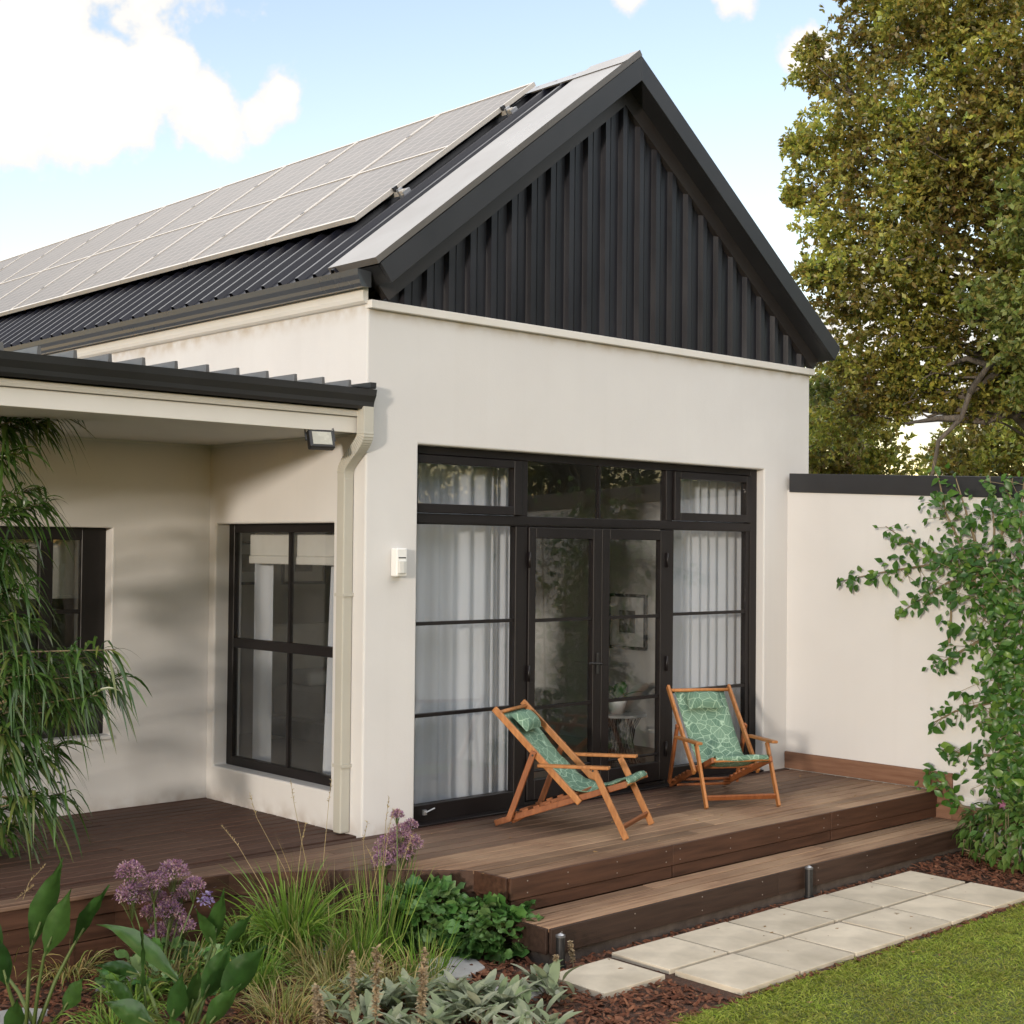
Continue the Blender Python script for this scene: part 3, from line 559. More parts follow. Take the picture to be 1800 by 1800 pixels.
for a, b in zip(rv, rv[1:]):
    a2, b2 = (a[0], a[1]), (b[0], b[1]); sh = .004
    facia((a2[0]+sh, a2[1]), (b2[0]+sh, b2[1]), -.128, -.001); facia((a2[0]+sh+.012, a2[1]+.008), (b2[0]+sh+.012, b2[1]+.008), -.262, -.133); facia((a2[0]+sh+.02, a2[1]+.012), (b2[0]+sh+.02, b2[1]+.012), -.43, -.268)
SCREW = mesh('screw_head', MB().tube([(0, 0, 0), (0, -.002, 0)], .0042, 8), mat('dull_screw', (.22, .19, .17), (.3, .26, .23), 9, .5))
def screw(x, y, z, par):
    o = link('screw_head', SCREW, par); o.location = (x, y, z); o.matrix_parent_inverse = Matrix.Translation(-par.location)
for x in (.08, .42, .86, 1.33, 1.47, 2.0, 2.55, 3.1, 3.28, 3.8): 
    for z in (-.032, -.102): screw(x, -1.5205, z, deck)
step = tag(empty('timber_step', (2, -1.7, -.42)), 'low timber step running along the front of the deck', 'step')
sx0, sx1 = -.085, 4.66; sy = -1.868; rows = [(-1.868, -1.752), (-1.747, -1.632), (-1.627, -1.515)]
for k, (a, b) in enumerate(rows):
    cuts = [[sx0, 1.55, 3.9, sx1], [sx0, 2.3, sx1], [sx0, 1.1, 2.95, sx1]][k]
    for c_, d_ in zip(cuts, cuts[1:]): dpart('tread_board', MB().box(c_+.001, d_-.001, a+(.006 if k else 0), b-.006, -.239, -.215+rnd.uniform(-.001, .001)), DECK, step, bev=.0025)
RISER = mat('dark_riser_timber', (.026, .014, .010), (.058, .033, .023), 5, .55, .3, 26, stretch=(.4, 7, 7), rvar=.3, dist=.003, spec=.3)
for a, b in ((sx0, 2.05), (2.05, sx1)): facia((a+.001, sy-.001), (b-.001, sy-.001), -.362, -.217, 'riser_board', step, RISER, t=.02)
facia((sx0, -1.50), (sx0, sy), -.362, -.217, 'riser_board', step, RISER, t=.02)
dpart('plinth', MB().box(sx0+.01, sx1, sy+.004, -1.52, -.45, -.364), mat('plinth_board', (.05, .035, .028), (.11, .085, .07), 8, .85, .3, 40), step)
for x in (.0, .62, 1.25, 1.87, 2.5, 3.1, 3.75):
    for z in (-.245, -.33): screw(x, sy-.0215, z, step)
gw = tag(empty('garden_wall', (4.83, -2, -.42)), 'white rendered garden wall with black metal coping beside the deck', 'wall')
GWX = 4.722
def sl_(y): return 2.631+.044*y
WEND = -9.5
dpart('render', MB().add([(GWX, 0, -.45), (GWX+.22, 0, -.45), (GWX+.22, WEND, -.45), (GWX, WEND, -.45), (GWX, -.0015, 2.48), (GWX+.22, -.0015, 2.48), (GWX+.22, WEND, sl_(WEND)-.15), (GWX, WEND, sl_(WEND)-.15)], [(0, 3, 2, 1), (4, 5, 6, 7), (0, 1, 5, 4), (1, 2, 6, 5), (2, 3, 7, 6), (3, 0, 4, 7)]), PLASTER, gw)
def cop(y0, y1): return MB().add([(GWX-.016, y0, sl_(y0)-.168), (GWX+.24, y0, sl_(y0)-.168), (GWX+.24, y1, sl_(y1)-.168), (GWX-.016, y1, sl_(y1)-.168), (GWX-.016, y0, sl_(y0)), (GWX+.24, y0, sl_(y0)), (GWX+.24, y1, sl_(y1)), (GWX-.016, y1, sl_(y1))], [(0, 3, 2, 1), (4, 5, 6, 7), (0, 1, 5, 4), (1, 2, 6, 5), (2, 3, 7, 6), (3, 0, 4, 7)])
dpart('coping', cop(-.03, -3.4), CHAR, gw, bev=.004); dpart('coping', cop(-3.405, WEND), CHAR, gw, bev=.004)
dpart('skirting_board', MB().box(GWX-.03, GWX-.001, -1.47, -.003, .003, .149), SKIRT, gw, bev=.003)
dpart('skirting_board', MB().box(GWX-.032, GWX-.001, -1.645, -1.472, -.23, .150), SKIRT, gw, bev=.003)
dpart('skirting_board', MB().box(GWX-.03, GWX-.001, -2.6, -1.647, -.24, -.095), SKIRT, gw, bev=.003)

# ------------------------------------------------------------------ path
path = mk('garden_path', MB().box(.20, 3.56, -2.96, -1.98, GZ-.06, GZ-.004), SOIL); tag(path, kind='structure')
def slab(x0, x1, y0, y1, rot=0, name='paving_slab', par=path, mt=CONC, top=-.398):
    cx_, cy_ = (x0+x1)/2, (y0+y1)/2; hx, hy = (x1-x0)/2, (y1-y0)/2
    o = mk(name, MB().box(-hx, hx, -hy, hy, -.042, 0), mt, par, bev=.004, seg=2); o.location = (cx_, cy_, top+rnd.uniform(-.003, .003)); o.rotation_euler = (R(rnd.uniform(-.4, .4)), R(rnd.uniform(-.4, .4)), R(rot+rnd.uniform(-.6, .6))); return o
for k in range(6):
    xa = 3.0-.5385*k
    slab(xa, xa+.515, -2.43, -1.99); slab(xa+.005, xa+.52, -2.93, -2.465)
slab(-.275, .222, -2.475, -2.05, .6)
for (px, py, s, la) in ((600, 1668, .30, 'flat grey stone among the grasses in front of the deck'), (790, 1700, .42, 'pale flat stone between the lobed shrub and silvery leaves'), (905, 1745, .34, 'flat stone beside the silvery leaves nearest the path'), (215, 1730, .3, 'flat grey stone behind the large paddle leaves'), (20, 1790, .3, 'flat stone at the lower left corner')):
    p = onz(px, py, -.41); m_ = MB(); n = 7; P = [(p[0]+s/2*math.cos(2*math.pi*k/n)*rnd.uniform(.8, 1.2)*1.15, p[1]+s/2*math.sin(2*math.pi*k/n)*rnd.uniform(.8, 1.2)*.85) for k in range(n)]
    m_.prism(P, 'z', -.45, -.402); tag(mk('stepping_stone', m_, STONE, bev=.008, seg=2), la, 'stone', 'flat stones in the flower bed')
def bollard(x, y, h, la):
    e_ = tag(empty('path_light', (x, y, GZ)), la, 'path light', 'black path lights by the step')
    mk('post', MB().tube([(0, 0, -.03), (0, 0, h-.012)], .026, 16), BLACKP, e_, smooth=False); mk('ground_collar', MB().tube([(0, 0, 0), (0, 0, .02)], .034, 16), BLACKP, e_)
    mk('lens_ring', MB().tube([(0, 0, h-.0115), (0, 0, h)], .028, 16), mat('dull_ring', (.10, .10, .105), None, 5, .4), e_); mk('lens', MB().tube([(0, 0, h), (0, 0, h+.006), (0, 0, h+.012)], [.02, .014, .002], 16), GALV, e_)
bollard(-.075, -1.955, .185, 'black path light at the left corner of the step'); bollard(2.335, -1.93, .21, 'black path light at the middle of the step')

# ------------------------------------------------------------------ deck chairs
JT = {'BT': (-.518, .80), 'BB': (.085, .229), 'SR': (-.519, .025), 'SF': (.408, .352), 'LT': (.207, .453), 'AR': (-.165, .452), 'AF': (.306, .467), 'PT': (-.23, .528), 'PB': (-.405, .07), 'LB': (.443, .0)}
def deckchair(x, y, ang, la):
    e_ = tag(empty('deck_chair', (x, y, .004)), la, 'deck chair', 'timber deck chairs with green canvas'); e_.rotation_euler = (0, 0, ang)
    def P(j, v): return (JT[j][0], v, JT[j][1])
    def U(d): return (0, 1, 0)
    def rail(name, a, b, v, wd, th, mt=TEAK, ext=.015, tilt=0): return mk(name, MB().bar(P(a, v), P(b, v), th, wd, up=(-(JT[b][1]-JT[a][1]), 0, JT[b][0]-JT[a][0]), ext=ext), mt, e_, bev=.005, seg=2)
    for s in (-1, 1):
        rail('back_rail', 'BT', 'BB', s*.262, .045, .024, ext=.025); rail('seat_rail', 'SR', 'SF', s*.234, .042, .024, TEAKD)
        rail('front_leg', 'LT', 'LB', s*.289, .045, .022, ext=.0); rail('prop_leg', 'PT', 'PB', s*.288, .042, .022, TEAKD)
        mk('armrest', MB().bar(P('AR', s*.305), P('AF', s*.305), .052, .022, ext=.02), TEAK, e_, bev=.006, seg=2)
        for j, vv in (('PT', .303), ('LT', .304)): mk('bolt', MB().tube([(JT[j][0], s*(vv-.01), JT[j][1]-.012), (JT[j][0], s*vv, JT[j][1]-.012)], .008, 8), BLACKP, e_)
        nt_ = MB()
        for k in range(4):
            t = .14+.09*k; a, b = JT['SR'], JT['SF']; u_ = a[0]+(b[0]-a[0])*t; z_ = a[1]+(b[1]-a[1])*t+.028
            nt_.bar((u_-.022, s*.234, z_-.008), (u_+.022, s*.234, z_+.008), .024, .018)
        mk('notch_block', nt_, TEAKD, e_, bev=.003)
    def cross(name, j, hw, r_, mt=TEAK, dz=0, du=0, sq=False): return mk(name, MB().tube([(JT[j][0]+du, -hw, JT[j][1]+dz), (JT[j][0]+du, hw, JT[j][1]+dz)], r_, 4 if sq else 10, sq), mt, e_, bev=.003 if sq else 0, smooth=not sq)
    cross('top_crossbar', 'BT', .252, .014, TEAK, -.012, .012); cross('seat_crossbar', 'SF', .228, .016, TEAK, .0, .0); cross('rear_crossbar', 'SR', .228, .011, TEAKD, .015, .12)
    cross('prop_crossbar', 'PB', .278, .012, TEAKD, .012, .01)
    mk('leg_stretcher', MB().bar((.405, -.279, .072), (.405, .279, .072), .02, .042, up=(.45, 0, .9)), TEAKD, e_, bev=.004)
    mk('back_stretcher', MB().bar((.085-.03, -.25, .25), (.085-.03, .25, .25), .02, .03), TEAKD, e_, bev=.004)
    ctl = [(-.512, .772), (-.44, .70), (-.34, .588), (-.22, .46), (-.11, .362), (-.02, .302), (.07, .278), (.16, .288), (.26, .328), (.36, .370), (.408, .388), (.430, .362), (.41, .336)]
    me = bpy.data.meshes.new('canvas_sling'); nv = 9; hw = .214; V = []; F = []; UVs = []; ac = 0
    fine = []
    for (a, b) in zip(ctl, ctl[1:]):
        for t in (0, .5): fine.append((a[0]+(b[0]-a[0])*t, a[1]+(b[1]-a[1])*t))
    fine.append(ctl[-1])
    for i, (u_, z_) in enumerate(fine):
        if i: ac += math.hypot(u_-fine[i-1][0], z_-fine[i-1][1])
        sag = .028*math.sin(math.pi*min(i/(len(fine)-4), 1))
        for j in range(nv):
            t = j/(nv-1)*2-1; V.append((u_, t*(hw-.012*math.sin(math.pi*i/(len(fine)-1))), z_-sag*(1-t*t)+.004*math.sin(i*1.7+j))); UVs.append((ac, t*hw))
    for i in range(len(fine)-1):
        for j in range(nv-1): F.append((i*nv+j, i*nv+j+1, (i+1)*nv+j+1, (i+1)*nv+j))
    me.from_pydata(V, [], F); uv = me.uv_layers.new(name='UVMap')
    for lp in me.loops: uv.data[lp.index].uv = UVs[lp.vertex_index]
    me.materials.append(SLING)
    for p in me.polygons: p.use_smooth = True
    o = link('canvas_sling', me, e_); m_ = o.modifiers.new('thick', 'SOLIDIFY'); m_.thickness = .004; m_.offset = 0
    # pillow
    me = bpy.data.meshes.new('headrest_cushion'); n1_, n2_ = 9, 13; V = []; F = []; UVs = []
    o_ = Vector((-.418, 0, .694)); dl = Vector((.76, 0, -.65)).normalized(); nn = Vector((.65, 0, .76)).normalized()
    for side in (1, -1):
        for i in range(n1_):
            for j in range(n2_):
                a, b = i/(n1_-1)*2-1, j/(n2_-1)*2-1
                pin = 1-.10*(1-abs(a)**2)*0-.07*(1-a*a)*(b*b) ; pa = 1-.08*(1-b*b)*(a*a)
                h = .060*max(0, (1-abs(a)**2.6))**.55*max(0, (1-abs(b)**3.2))**.55
                p = o_+dl*(a*.088*pa)+Vector((0, 1, 0))*(b*.15*pin)+nn*(h*side*(1 if side > 0 else .3)+.024)
                V.append(p); UVs.append((.93+a*.09, b*.16+.35))
    for s_ in (0, 1):
        b0 = s_*n1_*n2_
        for i in range(n1_-1):
            for j in range(n2_-1):
                q_ = (b0+i*n2_+j, b0+i*n2_+j+1, b0+(i+1)*n2_+j+1, b0+(i+1)*n2_+j); F.append(q_ if s_ else q_[::-1])
    me.from_pydata(V, [], F); uv = me.uv_layers.new(name='UVMap')
    for lp in me.loops: uv.data[lp.index].uv = UVs[lp.vertex_index]
    me.materials.append(SLING)
    for p in me.polygons: p.use_smooth = True
    link('headrest_cushion', me, e_)
    return e_
deckchair(1.361, -.692, -1.145, 'deck chair with green leaf canvas seen from its side, nearer the house corner')
deckchair(3.05, -.605, -2.098, 'deck chair with green leaf canvas facing the lawn, nearer the garden wall')
# ------------------------------------------------------------------ in the rooms
def curtain(x0, x1, y, z0, z1, la, axis='x', folds=.07, amp=.03, flare=0.0, seed=1):
    r_ = random.Random(seed); n = max(int((x1-x0)/.011), 12); mb = MB(); ph = 0
    prof_ = []
    for i in range(n+1):
        t = i/n; xx = x0+(x1-x0)*t; ph += (x1-x0)/n/folds*2*math.pi*r_.uniform(.55, 1.45)
        prof_.append((xx, amp*math.sin(ph)+amp*.4*math.sin(ph*.37+1)))
    for k, z in enumerate((z0, z0+(z1-z0)*.5, z1)):
        for (xx, dy) in prof_:
            sp_ = 1+flare*(1-k/2); xm = (x0+x1)/2; a = xm+(xx-xm)*sp_; b = y+dy*(1.15-.15*k)
            mb.v.append((a, b, z) if axis == 'x' else (b, a, z))
    for k in range(2):
        for i in range(n): mb.f.append((k*(n+1)+i, k*(n+1)+i+1, (k+1)*(n+1)+i+1, (k+1)*(n+1)+i))
    o = mk('curtain', mb, CURT, smooth=True, recalc=False); return tag(o, la, 'curtain', 'pale curtains behind the glass')
curtain(.58, 1.42, .30, .03, 2.70, 'wide sheer white curtain behind the left fixed glazing of the doors', folds=.17, amp=.018, seed=3)
curtain(1.36, 1.74, .36, .03, 2.70, 'bunched white curtain edge beside the left door leaf', folds=.065, amp=.04, seed=5)
curtain(3.38, 4.60, .30, .03, 2.70, 'sheer white curtain behind the right fixed glazing by the garden wall', folds=.12, amp=.02, seed=8)
curtain(.50, .78, .32, .12, 2.2, 'narrow draped curtain seen through the porch side window', 'y', folds=.07, amp=.03, flare=.7, seed=9)
curtain(1.60, 1.86, .33, .12, 2.2, 'plain pale curtain at the inner edge of the porch side window', 'y', folds=.2, amp=.01, seed=12)
bl = mk('window_blind', MB().box(.20, .235, .42, 1.72, 1.86, 2.02).box(.19, .24, .42, 1.72, 1.80, 1.86), LINEN, bev=.006); tag(bl, 'folded linen blind at the top of the porch side window', 'blind')
bl = mk('window_blind', MB().box(-2.0, -.86, WY+.26, WY+.275, 1.56, 2.06).box(-2.0, -.86, WY+.255, WY+.28, 1.535, 1.56), LINEN, bev=.003); tag(bl, 'half lowered pale blind behind the wing window', 'blind')
def picture(x0, x1, z0, z1, la, plane, pos):
    e_ = tag(empty('framed_picture', (x0, pos, z0) if plane == 'y' else (pos, x0, z0)), la, 'picture', 'pictures on the room walls')
    def bx(a, b, c_, d_, t0, t1): return MB().box(a, b, -t1, -t0, c_, d_) if plane == 'y' else MB().box(-t1, -t0, a, b, c_, d_)
    W_, H_ = x1-x0, z1-z0; m_ = MB()
    for q_ in ((0, W_, 0, .03), (0, W_, H_-.03, H_), (0, .03, .03, H_-.03), (W_-.03, W_, .03, H_-.03)): m_.add(bx(q_[0], q_[1], q_[2], q_[3], .001, .03).v, bx(0, 1, 0, 1, 0, 1).f)
    mk('frame', m_, BLACKP, e_); mk('mount', bx(.03, W_-.03, .03, H_-.03, .002, .012), WHITEP, e_); mk('print', bx(W_*.3, W_*.7, H_*.3, H_*.7, .0125, .016), mat('grey_print', (.12, .12, .12), (.35, .34, .32), 9, .7), e_)
picture(1.69, 2.21, .94, 1.49, 'framed print on the side wall seen through the right door leaf', 'x', WX-.282)
picture(2.68, 3.24, 1.53, 1.98, 'wide framed print on the back wall seen through the side window', 'y', 4.998)
picture(2.02, 2.53, 1.53, 1.98, 'smaller framed print nearer the curtain in the side window', 'y', 4.998)
e_ = tag(empty('side_table', (3.62, 1.0, 0)), 'round side table with wire base behind the right door leaf', 'table')
mk('table_top', MB().tube([(0, 0, .45), (0, 0, .475)], .24, 32), mat('pale_stone_top', (.5, .5, .49), (.6, .6, .58), 8, .3), e_, bev=.004)
for k in range(28):
    a = 2*math.pi*k/28; ps = [(.17*math.cos(a+s*.35)*f_, .17*math.sin(a+s*.35)*f_, z) for z, f_, s in ((.45, 1.15, 0), (.34, .8, .3), (.22, .68, .5), (.11, .85, .8), (.0, 1.2, 1))]
    mk('wire', MB().tube(ps, .003, 4, cap=False), BLACKP, e_)
mk('base_ring', MB().tube([(.2*math.cos(2*math.pi*k/20), .2*math.sin(2*math.pi*k/20), .004) for k in range(21)], .004, 5), BLACKP, e_)
e_ = tag(empty('potted_plant', (3.58, 1.0, .477)), 'leafy houseplant in a pale pot on the side table', 'plant')
mk('pot', MB().tube([(0, 0, 0), (0, 0, .09), (0, 0, .13)], [.06, .085, .09], 20), WHITEP, e_, smooth=True)
PLEAF = leafmat('houseplant_leaf', [(.03, .10, .03), (.06, .17, .05)], .4, .25)
for k in range(16):
    a = rnd.uniform(0, 6.28); d = np.array([[math.cos(a), math.sin(a), rnd.uniform(.6, 1.6)]])
    V_, F_ = straps([[0, 0, .1]], d, rnd.uniform(.28, .45), rnd.uniform(.09, .14), .45, [.04, .05, .5, 1, .85, .45, .02], side=unit(np.cross(d, [0, 0, 1.0])), cup=.15); npmesh('leaf', V_, F_, PLEAF, e_, True)
e_ = tag(empty('bed', (3.1, 3.2, 0)), 'pale upholstered bed seen dimly through the side window', 'bed')
mk('mattress', MB().box(-.9, .9, -.75, 1.2, .25, .55), LINEN, e_, bev=.05, seg=3); mk('bed_base', MB().box(-.92, .92, -.77, 1.22, .05, .248), mat('grey_fabric', (.2, .2, .2), (.26, .26, .26), 9, .9), e_, bev=.02); mk('headboard', MB().box(-.95, .95, 1.23, 1.32, .0, 1.15), LINEN, e_, bev=.03, seg=2)
for s in (-.45, .45): mk('pillow', MB().box(s-.33, s+.33, .75, 1.15, .552, .70), WHITEP, e_, bev=.06, seg=3)

# ------------------------------------------------------------------ trees beyond the wall
OAK = leafmat('oak_leaf', [(.23, .21, .045), (.42, .38, .07), (.16, .21, .04), (.56, .50, .12), (.06, .09, .022), (.33, .32, .06), (.19, .13, .035), (.48, .36, .075)], .36, .5, .6, clump=1.3)
OAKG = leafmat('green_oak_leaf', [(.12, .18, .035), (.22, .28, .06), (.30, .32, .08), (.09, .13, .03), (.33, .27, .07)], .4, .42, .6)
def rosettes(C_, rad, n, leaf=.085, per=7, seed=0):
    """n sprigs of leaves in an uneven ball; each sprig sits near the skin of a bough"""
    g_ = np.random.default_rng(seed); u_ = unit(g_.normal(size=(n, 3))); rr_ = rad*(g_.random(n)**.42)*(1+.18*np.sin(u_[:, 0]*5+u_[:, 2]*4+seed))
    P_ = C_+u_*rr_[:, None]*np.array([1, 1, .85]); ax = unit(u_+g_.normal(0, .6, (n, 3))+np.array([0, 0, .25]))
    p = np.repeat(P_, per, 0)+g_.normal(0, .012, (n*per, 3)); a = np.repeat(ax, per, 0); d = unit(a*.55+unit(g_.normal(size=(n*per, 3)))*1.0)
    L = leaf*g_.uniform(.7, 1.35, n*per); sd = unit(np.cross(d, unit(g_.normal(size=(n*per, 3)))))
    W_ = L*g_.uniform(.42, .62, n*per)
    V_ = np.stack([p, p+d*(L*.45)[:, None]-sd*(W_/2)[:, None], p+d*L[:, None], p+d*(L*.45)[:, None]+sd*(W_/2)[:, None]], 1)
    return V_.reshape(-1, 3), np.arange(n*per*4).reshape(-1, 4)
BL = [(1480, 235, 17, .62), (1450, 300, 17.3, .5), (1500, 120, 17.5, .58), (1560, 30, 17, .7), (1600, 190, 16.5, .85), (1570, 330, 16.5, .8), (1455, 395, 17, .42), (1475, 470, 17, .5), (1550, 460, 16.5, .7), (1650, 420, 16, .85),
      (1720, 90, 16, .95), (1770, 250, 15.5, .85), (1690, 300, 16, .85), (1480, 545, 17.2, .45), (1560, 575, 17, .55), (1490, 640, 17.4, .42), (1470, 735, 18, .55), (1545, 715, 17.7, .40), (1690, 560, 16.5, .5), (1850, 120, 15.5, 1.1), (1890, 330, 15.5, 1.1), (1910, 560, 15.6, .9),
      (2010, 230, 16, 1.4), (2040, 470, 16, 1.2), (1700, -80, 16, 1.1), (1850, -120, 16, 1.2), (1560, -70, 17, .75), (2140, 330, 17.3, 1.5), (1405, 255, 17.4, .22), (1395, 345, 17.2, .16), (1430, 130, 17.6, .3), (1430, 480, 17.2, .25), (1425, 85, 17.7, .2), (1640, 30, 16.3, .7), (1650, 300, 16.2, .6), (1610, 500, 16.4, .5), (1800, 480, 15.9, .5), (1830, 690, 17, .4), (1740, 640, 16.9, .3), (1600, 650, 17, .33), (1660, 630, 17, .38), (1645, 690, 17.3, .26), (1580, 705, 17.6, .32), (1745, 690, 17, .33), (1700, 715, 17.5, .26), (1785, 670, 16.5, .45), (1620, 600, 16.8, .4), (1840, 620, 16.4, .6), (1560, 650, 17.2, .36)]
GB = [(1760, 545, 14.8, .42), (1800, 600, 14.8, .42), (1820, 400, 14.8, .5), (1790, 330, 14.9, .3), (1860, 520, 14.7, .6), (1720, 520, 15, .22), (1440, 690, 17.2, .2), (1800, 690, 15, .25)]
tb = at(2040, 1010, 16.6); tb = np.array([tb[0], tb[1], -.45])
oak = tag(empty('oak_tree', tuple(tb)), 'large oak with golden brown leaves behind the garden wall', 'tree', 'oaks round the garden')
parts = []; k = 0
for (px, py, dp, r_) in BL: parts.append(rosettes(at(px, py, dp)-tb, r_, int(860*r_**2.1)+70, .066, 8, k)); k += 1
V_, F_ = joinvf(parts); crown = npmesh('crown', V_, F_, OAK, oak); crown['kind'] = 'stuff'
parts = []
for (px, py, dp, r_) in GB: parts.append(rosettes(at(px, py, dp)-tb, r_, int(420*r_**2)+25, .075, 8, k)); k += 1
V_, F_ = joinvf(parts); g2_ = npmesh('crown', V_, F_, OAKG, oak); g2_['kind'] = 'stuff'
def limb(a, b, r0, r1, n=7, wob=.12, sag=0.0, seed=0):
    r_ = random.Random(seed); a = Vector(a); b = Vector(b); L = (b-a).length; pts_ = []
    for i in range(n+1):
        t = i/n; p = a.lerp(b, t)+Vector((r_.uniform(-1, 1), r_.uniform(-1, 1), r_.uniform(-1, 1)))*wob*L*.25*(math.sin(math.pi*t)); p.z += sag*math.sin(math.pi*t); pts_.append(p)
    return pts_, [r0+(r1-r0)*(i/n)**.8 for i in range(n+1)]
tr = MB(); top = Vector((.15, .1, 4.2)); pts_, rd_ = limb((0, 0, 0), top, .38, .26, 8, .1, seed=1); tr.tube(pts_, rd_, 12)
for i, (px, py, dp, r_) in enumerate(BL):
    c_ = Vector(at(px, py, dp)-tb); st = Vector((0.1, .1, 2.4+2.6*rnd.random()))
    if c_.z > 5: st = top
    pts_, rd_ = limb(st, c_, .07+.05*r_, .012, 8, .22, .25, seed=i+3); tr.tube(pts_, rd_, 6)
    for q_ in range(3):
        v_ = Vector((rnd.uniform(-1, 1), rnd.uniform(-1, 1), rnd.uniform(-.6, 1))).normalized()*r_*.9
        p2, r2 = limb(pts_[5+q_], c_+v_, .028, .006, 5, .3, seed=i*7+q_); tr.tube(p2, r2, 5)
bw = [(1850, 585, 16.2), (1760, 650, 16.4), (1705, 690, 16.5), (1690, 735, 16.5), (1650, 775, 16.6), (1640, 830, 16.7), (1620, 880, 16.8)]
tr.tube([at(*q_)-tb for q_ in bw], [.05, .042, .035, .03, .026, .022, .018], 7)
for q_ in (((1705, 690, 16.5), (1740, 640, 16.3), (1800, 600, 16)), ((1690, 735, 16.5), (1650, 735, 16.7), (1590, 745, 17)), ((1760, 650, 16.4), (1700, 630, 16.6), (1640, 650, 16.8), (1600, 700, 17))): tr.tube([at(*z)-tb for z in q_], [.05, .035, .012, .008][:len(q_)], 5)
mk('trunk', tr, BARK, oak, smooth=True, recalc=False)
def copytree(src, loc, rz, s, la):
    c_ = src.copy(); col.objects.link(c_); c_.location = loc; c_.rotation_euler = (0, 0, rz); c_.scale = (s, s, s); c_['label'] = la
    for ch in src.children:
        d_ = ch.copy(); col.objects.link(d_); d_.parent = c_
    return c_
for loc, rz, s, la in (
                       ((13.5, -11, -.45), .6, 1.0, 'dark oak across the lawn reflected in the glass doors'), ((9.5, -19, -.45), 2.6, 1.15, 'tall oak down the garden mirrored in the fanlight'), ((19, -5, -.45), 4.2, 1.1, 'spreading oak past the garden wall mirrored in the doors'),
                       ((1.5, -24, -.45), 5.2, 1.2, 'oak at the bottom of the lawn mirrored in the left glazing'),
                       ((-6, -23, -.45), 1.2, 1.1, 'added oak behind the viewer that blocks low sky, near the lawn'), ((-13, -23, -.45), 3.1, 1.15, 'added oak behind the viewer that blocks low sky, middle of the row'), ((-21, -23.5, -.45), 4.4, 1.1, 'added oak behind the viewer that blocks low sky, last of the row')):  # unseen oaks behind the viewer, added to block the bright low sky
    copytree(oak, loc, rz, s, la)
def blobtree(name, la, base_, blobs, leaf, dens, per, matl, cat='tree', grp=None, trunk=True):
    e_ = tag(empty(name, tuple(base_)), la, cat, grp); pr = []
    for i, (c_, r_) in enumerate(blobs): pr.append(rosettes(np.array(c_)-base_, r_, int(dens*r_**2.1)+20, leaf, per, 500+i+len(blobs)))
    V_, F_ = joinvf(pr); o = npmesh('crown', V_, F_, matl, e_); o['kind'] = 'stuff'
    t_ = MB()
    for i, (c_, r_) in enumerate(blobs):
        p_, q_ = limb((rnd.uniform(-.2, .2), rnd.uniform(-.2, .2), 0), Vector(np.array(c_)-base_), .12, .02, 6, .2, seed=i); t_.tube(p_, q_, 6)
    mk('trunk', t_, BARK, e_, smooth=True, recalc=False)
b_ = at(1490, 830, 22); blobtree('background_tree', 'brown leaved tree behind the house corner above the coping', np.array([b_[0], b_[1], -.45]), [(at(*q_[:3]), q_[3]) for q_ in ((1450, 700, 22, .8), (1495, 760, 22, .8), (1440, 785, 21, .7), (1540, 795, 22, .55), (1490, 690, 23, .6), (1430, 840, 22, .8), (1520, 850, 22, .7), (1400, 740, 23, .9), (1475, 820, 21.5, .7))], .09, 520, 7, OAK)
b_ = at(1780, 830, 25); blobtree('background_tree', 'hazy brown tree under the drooping oak bough', np.array([b_[0], b_[1], -.45]), [(at(*q_[:3]), q_[3]) for q_ in ((1690, 800, 25, .7), (1740, 755, 25, .8), (1800, 730, 25, 1.0), (1760, 820, 24, .9), (1860, 770, 25, 1.3), (1660, 850, 24, .7), (1950, 720, 25, 1.6), (1700, 850, 24, .8))], .10, 420, 7, OAK)
hb = [((23-15*t+rnd.uniform(-.6, .6), -6-19*t+rnd.uniform(-.6, .6), .6+1.5*j+rnd.uniform(-.3, .3)), 1.5) for t in [k/15 for k in range(16)] for j in (0, 1, 2, 3)]
blobtree('hedge', 'tall green hedge across the lawn mirrored in the glass doors', np.array([15., -15., -.45]), hb, .17, 100, 6, OAKG, 'hedge')

# ------------------------------------------------------------------ leaf pieces scattered one by one
def leafobj(name, prof_, L, W_, droop, matl, cup=.2, twist=0):
    V_, F_ = straps([[0, 0, 0]], [[1, 0, 0]], L, W_, droop, prof_, side=np.array([[0, 1.0, 0]]), cup=cup)
    me = bpy.data.meshes.new(name); me.from_pydata([tuple(v) for v in V_], [], [tuple(f) for f in F_]); me.materials.append(matl)
    for p in me.polygons: p.use_smooth = True
    return me
def scatter(parent, name, meshes, T, limit=290):
    """T: list of 4x4 matrices (world); the first ones become parts, the rest one joined part"""
    P_ = Matrix.Translation(-Vector(parent.location)); 
    T = sorted(T, key=lambda m_: (np.array(m_.translation)-CAM) @ FWD)
    for i, m_ in enumerate(T[:limit]):
        o = bpy.data.objects.new(name, meshes[i % len(meshes)]); col.objects.link(o); o.parent = parent; o.matrix_parent_inverse = P_; o.matrix_basis = m_
    if len(T) > limit:
        Vs = []; Fs = []; b = 0
        for i, m_ in enumerate(T[limit:]):
            me = meshes[i % len(meshes)]; co = np.array([v.co for v in me.vertices]); A = np.array(m_); Vs.append(co @ A[:3, :3].T+A[:3, 3]-np.array(parent.location)); f_ = np.array([p.vertices[:] for p in me.polygons]); Fs.append(f_+b); b += len(co)
        o = npmesh(name+'_mass', np.concatenate(Vs), np.concatenate(Fs), meshes[0].materials[0], parent, True); o['kind'] = 'stuff'
